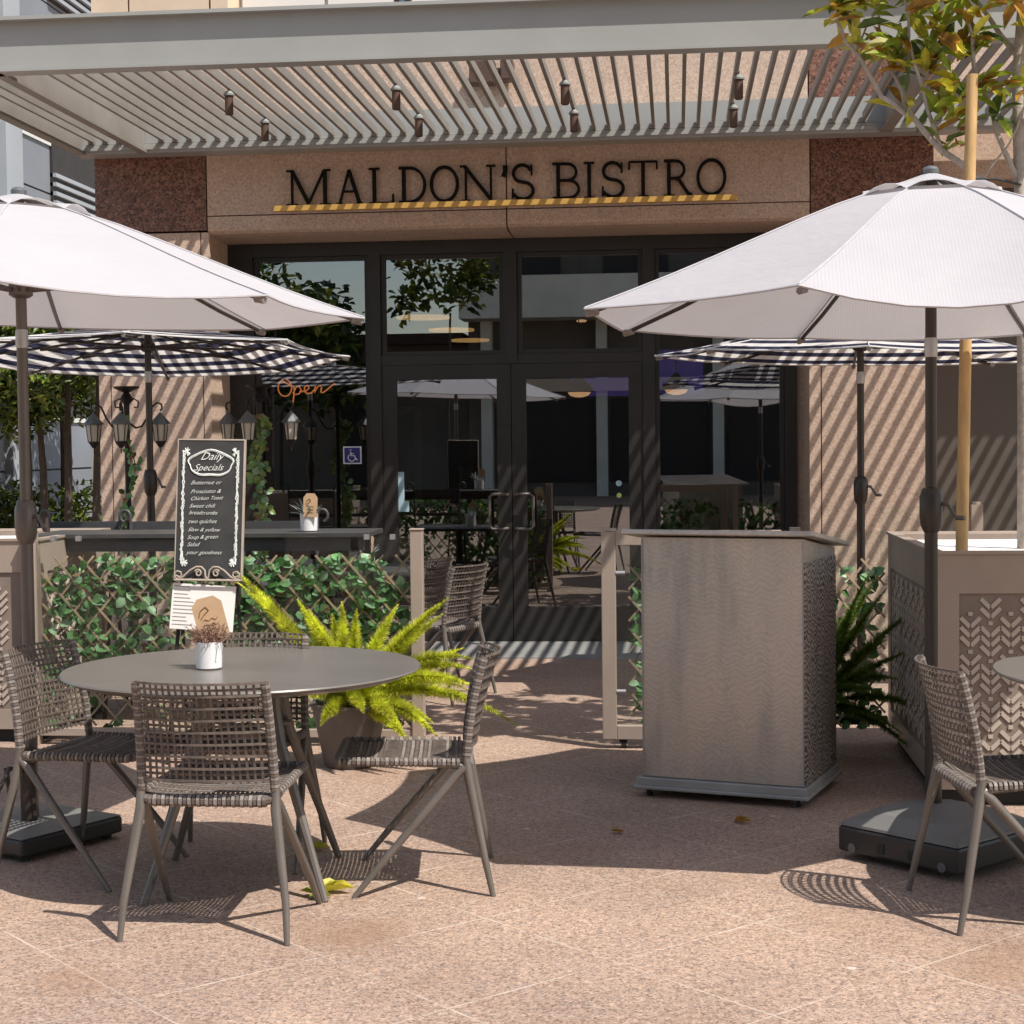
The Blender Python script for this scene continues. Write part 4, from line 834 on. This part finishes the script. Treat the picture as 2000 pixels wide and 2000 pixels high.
def bistro_chair(label, loc, rz, group='iron scroll-back chairs on the patio'):
    t = thing('iron_chair', label, 'chair', loc, rz, group)
    MB().box(-.22, .22, -.2, .2, .70, .725).build('seat', 'iron_grey', t, bevel=.004)
    for sx_ in (-1, 1):
        MB().tube([(sx_*.20, .18, .71), (sx_*.23, .24, 0)], .011, 8).build('leg', 'iron', t); MB().tube([(sx_*.20, -.18, .71), (sx_*.23, -.24, 0)], .011, 8).build('leg', 'iron', t)
        MB().tube([(sx_*.21, -.19, .70), (sx_*.215, -.22, 1.06)]+[(sx_*(.245-.03*cos(a)), -.22, 1.10+.035*sin(a)) for a in [.0+k*.45 for k in range(11)]], .0085, 8).build('scroll_upright', 'iron_grey', t, smooth=True)
    MB().box(-.205, .205, -.232, -.218, 1.0, 1.07).build('back_rail', 'iron_grey', t); MB().box(-.2, .2, -.225, -.215, .82, .85).build('back_slat', 'iron_grey', t)
    MB().tube([(-.22, .21, .28), (.22, .21, .28)], .007, 6).build('footrest', 'iron', t); return t
c1 = bistro_chair('iron scroll-back high chair nearest the lamp post left of the chalkboard', (-2.93, 9.25, 0), rad(180))
dup(c1, (-2.25, 9.2, 0), rad(180), 'iron scroll-back high chair right of the chalkboard behind the sage pot'); dup(c1, (-3.45, 9.3, 0), rad(176), 'iron scroll-back high chair farthest left at the high table')

def lamp_post(label, loc, rz, mats=None, hfin=1.90):
    t = thing('lamp_post', label, 'lamp post', loc, rz, 'black lantern posts by the bistro wall')
    MB().tube([(0, 0, 0), (0, 0, hfin-.05)], .02, 10).lathe((0, 0, 0), [(.10, 0), (.09, .03), (.03, .08)], 16).build('post', 'iron', t, smooth=True)
    MB().lathe((0, 0, hfin), [(.015, -.12), (.045, -.07), (.02, -.03), (.085, .0), (.09, .012), (.02, .015)], 18).build('finial_plate', 'iron', t, smooth=True)
    for a in (0, 180, 270):
        d = Vector((cos(rad(a)), sin(rad(a)), 0)); ar = MB()
        pts = [(.02, 1.66), (.06, 1.63), (.10, 1.64), (.14, 1.70), (.17, 1.77), (.205, 1.80), (.235, 1.79), (.24, 1.76), (.225, 1.745)]
        ar.tube([d*p[0]+Vector((0, 0, p[1])) for p in pts], .007, 6); ar.tube([d*p[0]+Vector((0, 0, p[1])) for p in [(.02, 1.80), (.05, 1.83), (.08, 1.81), (.075, 1.77), (.05, 1.77)]], .006, 6)
        ar.build('arm', 'iron', t, smooth=True)
        c_ = d*.225; L0 = MB().lathe((c_.x, c_.y, 0), [(.006, 1.735), (.012, 1.725), (.035, 1.70), (.066, 1.665), (.068, 1.655), (.05, 1.652)], 8).build('lantern_roof', 'lamp_roof', t)
        MB().lathe((c_.x, c_.y, 0), [(.034, 1.54), (.048, 1.651)], 8).build('lantern_glass', 'lamp_glass', L0)
        bars = MB()
        for k in range(6): b2 = rad(60*k+15); bars.tube([(c_.x+.037*cos(b2), c_.y+.037*sin(b2), 1.535), (c_.x+.052*cos(b2), c_.y+.052*sin(b2), 1.655)], .0032, 4)
        bars.lathe((c_.x, c_.y, 0), [(.012, 1.495), (.036, 1.53), (.038, 1.54)], 8).tube([(c_.x, c_.y, 1.46), (c_.x, c_.y, 1.50)], .004, 6); bars.build('lantern_cage', 'iron', L0)
    return t
lp = lamp_post('black three-lantern lamp post in front of the striped left pillar', (-3.73, 11.2, 0), rad(8))
dup(lp, (-2.82, 11.25, 0), rad(-6), 'black three-lantern lamp post before the left shop window, below the neon')
def vine(label, x, y, z0, z1, n_, seed, mats=('vine', 'ivy_c', 'ivy_a', 'brown_leaf')):
    random.seed(seed); mb = MB(); pts = [(x+.035*sin(z*9+seed), y-.03+.03*cos(z*9), z) for z in [z0+(z1-z0)*k/24 for k in range(25)]]; mb.tube(pts, .004, 4, mi=3)
    for k in range(n_):
        p = Vector(pts[int(random.random()**.9*24)])+Vector((random.gauss(0, .022), random.gauss(0, .02), random.gauss(0, .02))); a = random.uniform(0, 6.28)
        mb.leaf(p, Vector((cos(a), -.3, sin(a)-.3)), Vector((random.gauss(0, .4), -1, .4)), .05, .045, random.choices((0, 1, 2, 3), (5, 2, 2, .8))[0])
    o = mb.build('climbing_vine', list(mats)); tag(o, label, 'vine')
vine('leafy vine climbing the lamp post before the left pillar', -3.70, 11.16, .6, 1.75, 90, 2, ('ivy_a', 'ivy_c', 'ivy_b', 'brown_leaf')); vine('pale yellow-green vine on the lamp post before the shop window', -2.80, 11.2, .5, 1.72, 240, 5)
fx2 = [(.2, 0, .8), (.28, -.1, .7), (-.1, .0, .85), (.05, -.1, .9), (-.22, -.05, .7), (.35, .0, .5), (-.3, 0, .5), (.15, -.2, .6)]

# ------------------------------------------------------------ staked magnolia
random.seed(21)
MT = thing('magnolia_tree', 'young magnolia with glossy green and bronze leaves growing from the right planter', 'tree', (1.55, 7.72, 1.0))
O = Vector((1.55, 7.72, 1.0)); br = MB(); lv = MB()
def V(x, y, z): return Vector((x, y, z))-O
tr_ = [V(1.55, 7.72, .98), V(1.545, 7.70, 1.6), V(1.54, 7.72, 2.2), V(1.53, 7.74, 2.6), V(1.52, 7.76, 3.1), V(1.55, 7.75, 3.6), V(1.50, 7.7, 4.1)]
MB().tube(tr_, [.036, .034, .031, .028, .024, .018, .01], 12).build('trunk', 'bark', MT, smooth=True)
branches = [([V(1.54, 7.72, 2.45), V(1.38, 7.70, 2.62), V(1.18, 7.70, 2.78), V(1.05, 7.69, 2.92), V(.92, 7.69, 3.02), V(.80, 7.68, 3.2), V(.72, 7.68, 3.36)], .018),
    ([V(1.18, 7.70, 2.78), V(1.08, 7.66, 3.05), V(1.02, 7.62, 3.35), V(.98, 7.6, 3.6)], .010), ([V(1.05, 7.69, 2.92), V(.98, 7.75, 3.12), V(.93, 7.8, 3.35), V(.9, 7.8, 3.55)], .009),
    ([V(1.53, 7.74, 2.62), V(1.42, 7.70, 2.85), V(1.32, 7.68, 3.15), V(1.25, 7.66, 3.55), V(1.2, 7.66, 3.9)], .014), ([V(1.53, 7.74, 2.85), V(1.58, 7.8, 3.1), V(1.66, 7.85, 3.4), V(1.7, 7.9, 3.8)], .012),
    ([V(1.36, 7.70, 2.63), V(1.46, 7.66, 2.80), V(1.55, 7.62, 2.98)], .006), ([V(.80, 7.68, 3.2), V(.86, 7.7, 3.35), V(.95, 7.7, 3.5)], .006), ([V(1.52, 7.76, 3.2), V(1.35, 7.9, 3.5), V(1.1, 8.0, 3.9), V(.9, 8.0, 4.2)], .012),
    ([V(1.52, 7.76, 3.3), V(1.7, 7.6, 3.6), V(1.9, 7.5, 4.0)], .012), ([V(1.25, 7.7, 3.55), V(1.0, 7.7, 3.9), V(.8, 7.6, 4.3)], .01), ([V(1.52, 7.75, 3.5), V(1.4, 7.9, 3.9), V(1.3, 8.1, 4.4)], .01), ([V(1.52, 7.75, 2.7), V(1.62, 7.7, 2.9), V(1.75, 7.6, 3.1)], .009)]
for pts, r in branches:
    pp = []
    for a, b2 in zip(pts[:-1], pts[1:]): pp += [a.lerp(b2, k/3)+Vector((random.gauss(0, .006), 0, random.gauss(0, .006))) for k in range(3)]
    pp.append(pts[-1]); br.tube(pp, [r*(1-.65*i/len(pp)) for i in range(len(pp))], 8)
br.build('branches', 'bark', MT, smooth=True)
def rosette(c, n_, sc=1.0, kinds=(5, 3.5, 3, 1.2)):
    ax = Vector((random.gauss(0, .5), random.gauss(0, .5), 1)).normalized()
    for k in range(n_):
        a = random.uniform(0, 6.28); e = random.uniform(-.5, 1.0); o1 = ax.orthogonal().normalized(); o2 = ax.cross(o1); d = (o1*cos(a)+o2*sin(a))*cos(e)+ax*sin(e)
        L = random.uniform(.11, .175)*sc; lv.leaf(c+Vector((random.gauss(0, .02), random.gauss(0, .02), random.gauss(0, .02))), d, (ax+Vector((random.gauss(0, .3), random.gauss(0, .3), 0))), L, L*.42, random.choices((0, 1, 2, 3), kinds)[0], fold=.25, curl=.12)
cl_c = [(.72, 7.68, 3.40, 12), (.80, 7.66, 3.28, 8), (.88, 7.7, 3.42, 12), (.97, 7.64, 3.50, 14), (1.03, 7.62, 3.36, 10), (.90, 7.78, 3.22, 10), (1.0, 7.7, 3.15, 12), (1.12, 7.66, 3.12, 14), (1.2, 7.68, 3.02, 12), (1.28, 7.68, 3.2, 14), (1.26, 7.66, 3.42, 14), (1.18, 7.7, 2.93, 8), (1.24, 7.66, 2.88, 10), (1.30, 7.7, 3.0, 10), (1.15, 7.6, 3.3, 10), (1.36, 7.66, 3.05, 10), (1.40, 7.66, 2.92, 5), (1.34, 7.64, 3.38, 10), (1.22, 7.7, 2.79, 5), (1.56, 7.62, 3.02, 10), (1.60, 7.7, 3.3, 14), (1.52, 7.7, 3.42, 12), (1.1, 7.7, 3.45, 12), (.82, 7.72, 3.5, 10), (.98, 7.6, 3.26, 8), (1.62, 7.62, 2.95, 6), (1.05, 7.72, 2.98, 5), (1.14, 7.64, 3.22, 10), (1.32, 7.66, 3.28, 10)]
for x_, y_, z_, n_ in cl_c: rosette(V(x_, y_, z_), n_)
for k in range(75):   # crown above the frame, which dapples the paving
    a = random.uniform(0, 6.28); rr = random.uniform(0, .85)**.7; rosette(V(1.25+rr*cos(a), 7.8+rr*.8*sin(a), random.uniform(3.55, 4.45)), 14, 1.1)
lv.build('leaves', ['mag_green', 'mag_yellow', 'mag_brown', 'mag_dark'], MT)
sk = MB().tube([(1.225, 7.44, 1.0), (1.25, 7.48, 2.0), (1.285, 7.53, 3.07)], [.027, .026, .025], 14); sk.build('tree_stake', 'wood_stake', None, smooth=True); tag(bpy.data.objects['tree_stake'], 'tall round yellow wooden stake standing in the right planter beside the tree', 'stake')
tie = MB().tube([(1.27, 7.50, 2.62), (1.30, 7.5, 2.52), (1.36, 7.56, 2.28)], .008, 6).tube([(1.27, 7.50, 2.62), (1.40, 7.6, 2.63), (1.53, 7.72, 2.62)], .006, 6).build('tree_tie', 'rubber', None, smooth=True); tag(tie, 'black rubber strap tying the magnolia to its stake', 'tie')

# ------------------------------------------------------------ fallen leaves
random.seed(9)
for k, (x_, y_, L, mi, lab) in enumerate([(-1.21, 5.50, .13, 'mag_yellow', 'large curled yellow-green fallen leaf beside the front chair leg'), (-1.15, 5.44, .11, 'mag_green', 'green fallen leaf lying over the yellow one by the front chair'), (-1.36, 6.1, .08, 'mag_yellow', 'yellow fallen leaf in the shade under the round table'), (-.216, 6.416, .05, 'mag_brown', 'small curled brown fallen leaf left of the host stand shadow'), (.214, 6.617, .075, 'mag_brown', 'curled orange-brown fallen leaf in front of the host stand')]):
    mb = MB(); a = random.uniform(-.5, .5)+(pi if k % 2 else 0)
    for q_ in range(2): mb.leaf(Vector((0, 0, .006)), Vector((cos(a+q_*.7), sin(a+q_*.7), .08)), Vector((0, 0, 1)), L*(1-.3*q_), L*.55, fold=.35, curl=-.05)
    o = mb.build('fallen_leaf', mi); o.location = (x_, y_, 0); tag(o, lab, 'leaf', 'fallen leaves on the paving')

# ------------------------------------------------------------ background left: trees, wall, parking building
def tree(name, label, base, ht, cr, trunks, n_, mats, group, seed, crown_z=None, leafL=.115, flat=1.0):
    random.seed(seed); t = thing(name, label, 'tree', base, 0, group)
    tm = MB()
    for (dx, lean) in trunks: tm.tube([(dx, 0, 0), (dx+lean*.3, .05, ht*.3), (dx+lean, 0, ht*.62)], [.055, .045, .025], 8)
    tm.build('trunk', 'bark_dark', t, smooth=True); mb = MB(); cz = crown_z or ht*.62; cl_ = []
    for k in range(26): a = random.uniform(0, 6.28); r = cr*random.random()**.5; cl_.append(Vector((r*cos(a), r*sin(a)*flat, cz+random.uniform(-.55, .55)*(ht-cz)*1.2)))
    for k in range(n_):
        c_ = random.choice(cl_); d = Vector((random.gauss(0, 1), random.gauss(0, 1), random.gauss(0, .8))).normalized()*cr*.38*random.random()**.4; p = c_+d
        if p.z < ht*.33: continue
        mb.leaf(p, Vector((random.gauss(0, 1), random.gauss(0, 1), random.gauss(-.2, .6))), Vector((random.gauss(0, .6), random.gauss(0, .6), 1)), leafL*random.uniform(.7, 1.3), leafL*.55, random.choices((0, 1, 2), (4, 3, 3))[0])
    mb.build('crown', mats, t); return t
GTr = 'street trees beyond the patio'
TM = ['tree_a', 'tree_b', 'tree_c']
tree('street_tree', 'dense dark green tree at the far left edge behind the umbrella pole', (-9.4, 20.5, 0), 4.2, 1.5, [(0, 0), (.3, .1)], 11000, TM, GTr, 1, 3.0)
tree('street_tree', 'dense green tree with several thin trunks beside the striped pillar', (-7.55, 20.3, 0), 4.2, 1.15, [(0, .05), (-.28, -.1), (-.5, .0), (.35, .1)], 11000, TM, GTr, 2, 2.85)
tree('street_tree', 'rear green tree filling the gap between the two nearer trees', (-8.6, 23, 0), 4.4, 1.8, [(0, 0)], 11000, TM, GTr, 3, 3.1)
hd = MB(); random.seed(8)
for k in range(5000):
    p = Vector((random.uniform(-12, -6.5), random.uniform(22.6, 23.2), random.uniform(.05, .95+.1*sin(k)))); hd.leaf(p, Vector((random.gauss(0, 1), random.gauss(0, 1), random.gauss(0, 1))), Vector((random.gauss(0, .6), -.6, 1)), .11, .06, random.choice((0, 1, 1)))
tag(hd.build('low_hedge', ['tree_a', 'tree_b']), 'low clipped yellow-green hedge under the background trees', 'hedge')
gw = MB().box(-14, -6.2, 27, 27.3, 0, 1.6).build('garden_wall', 'concrete'); tag(gw, 'pale concrete wall beyond the hedge and trunks', 'wall')
rd = MB().box(-30, -6, 24, 26.5, .0, .004); struct(rd.build('side_road', 'asphalt'))
PB = thing('parking_building', 'grey multi-storey parking building beyond the left end of the facade', 'building', (-9.6, 20.5, 0))
for z_ in (-.2, 4.05, 7.7, 11.4):
    sp_ = MB().box(-6, 0, 0, 16, z_, z_+.62).box(-6, 0, 0, 16, z_+.65, z_+1.35).box(-6, 0, 0, 16, z_+1.38, z_+2.1).build('spandrel', 'grey_render', PB); MB().box(-6, -.02, .01, 15.99, z_+.02, z_+2.09).build('joint', 'inner_dark', sp_); MB().box(-6, .03, -.02, 16, z_+2.1, z_+2.17).build('coping', 'pale_panel', PB)
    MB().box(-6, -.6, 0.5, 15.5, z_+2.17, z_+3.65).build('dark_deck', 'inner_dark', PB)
for y_ in (-.3, 2.9, 10.3, 15.6): MB().box(-.4, .12, y_, y_+.62, 0, 14).build('column', 'grey_pale' if y_ == 2.9 else 'grey_render', PB)
for z_ in (4.95, 8.4):
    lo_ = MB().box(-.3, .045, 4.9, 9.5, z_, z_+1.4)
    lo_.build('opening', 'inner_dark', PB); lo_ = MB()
    for k in range(6): lo_.box(-.02, .10, 4.9, 9.5, z_+.03+.14*k, z_+.09+.14*k)
    lo_.build('louvres', 'grey_pale', PB)
# ------------------------------------------------------------ across the plaza, seen mirrored in the shop glass
OB = thing('opposite_building', 'building with long balconies across the plaza, mirrored in the shopfront glass', 'building', (0, -22, 0))
MB().box(-5.8, 18, -8, 0, 0, 16).build('wall', 'dim_render', OB); MB().box(-26, -5.8, -8, -.5, 0, 4.3).build('added_low_wing', 'dim_render', OB); MB().box(-26.2, -5.95, -8.2, .1, 4.3, 4.6).build('added_wing_roof', 'inner_wall', OB)  # low wing is unseen, added to darken the low reflections in the glass
for i in range(5):
    z_ = 4.9+i*3.3; MB().box(-5.9, 18, 0, 1.3, z_, z_+1.15).build('balcony', 'balcony', OB)
    for k in range(7): w2 = MB().box(-5+k*3, -3.2+k*3, .0, .05, z_+1.15, z_+2.7).build('window', 'black_frame', OB)
for k in range(7): MB().box(-5.4+k*3.2, -5.1+k*3.2, .02, .5, 0, 4.88).build('column', 'balcony', OB)
MB().box(-5.8, 18, .51, .7, 2.9, 3.25).build('canopy', 'beige_panel', OB)
for k in range(6): MB().box(-5.0+k*3.2, -2.3+k*3.2, .03, .08, .4, 2.7).build('window', 'black_frame', OB)
for k in range(5): MB().box(-24+k*3.6, -22.6+k*3.6, -.49, -.4, .3, 3.2).build('doorway', 'inner_dark', OB)  # dark doorways on the added wing
tree('plaza_tree', 'tall thin tree across the plaza, mirrored in the left shop window', (-8.6, -10, 0), 7.5, 1.3, [(0, .2), (.1, -.4)], 600, TM, 'trees across the plaza', 11, 5.6, .28)
tree('plaza_tree', 'leafy tree across the plaza, mirrored above the left door', (-5.2, -13, 0), 7.2, 1.1, [(0, .1)], 650, TM, 'trees across the plaza', 12, 5.6, .28)
tree('plaza_tree', 'broad low tree across the plaza, mirrored behind the sign letters', (-10.5, -19, 0), 6.0, 2.4, [(0, .1)], 2500, TM, 'trees across the plaza', 13, 4.0, .35)
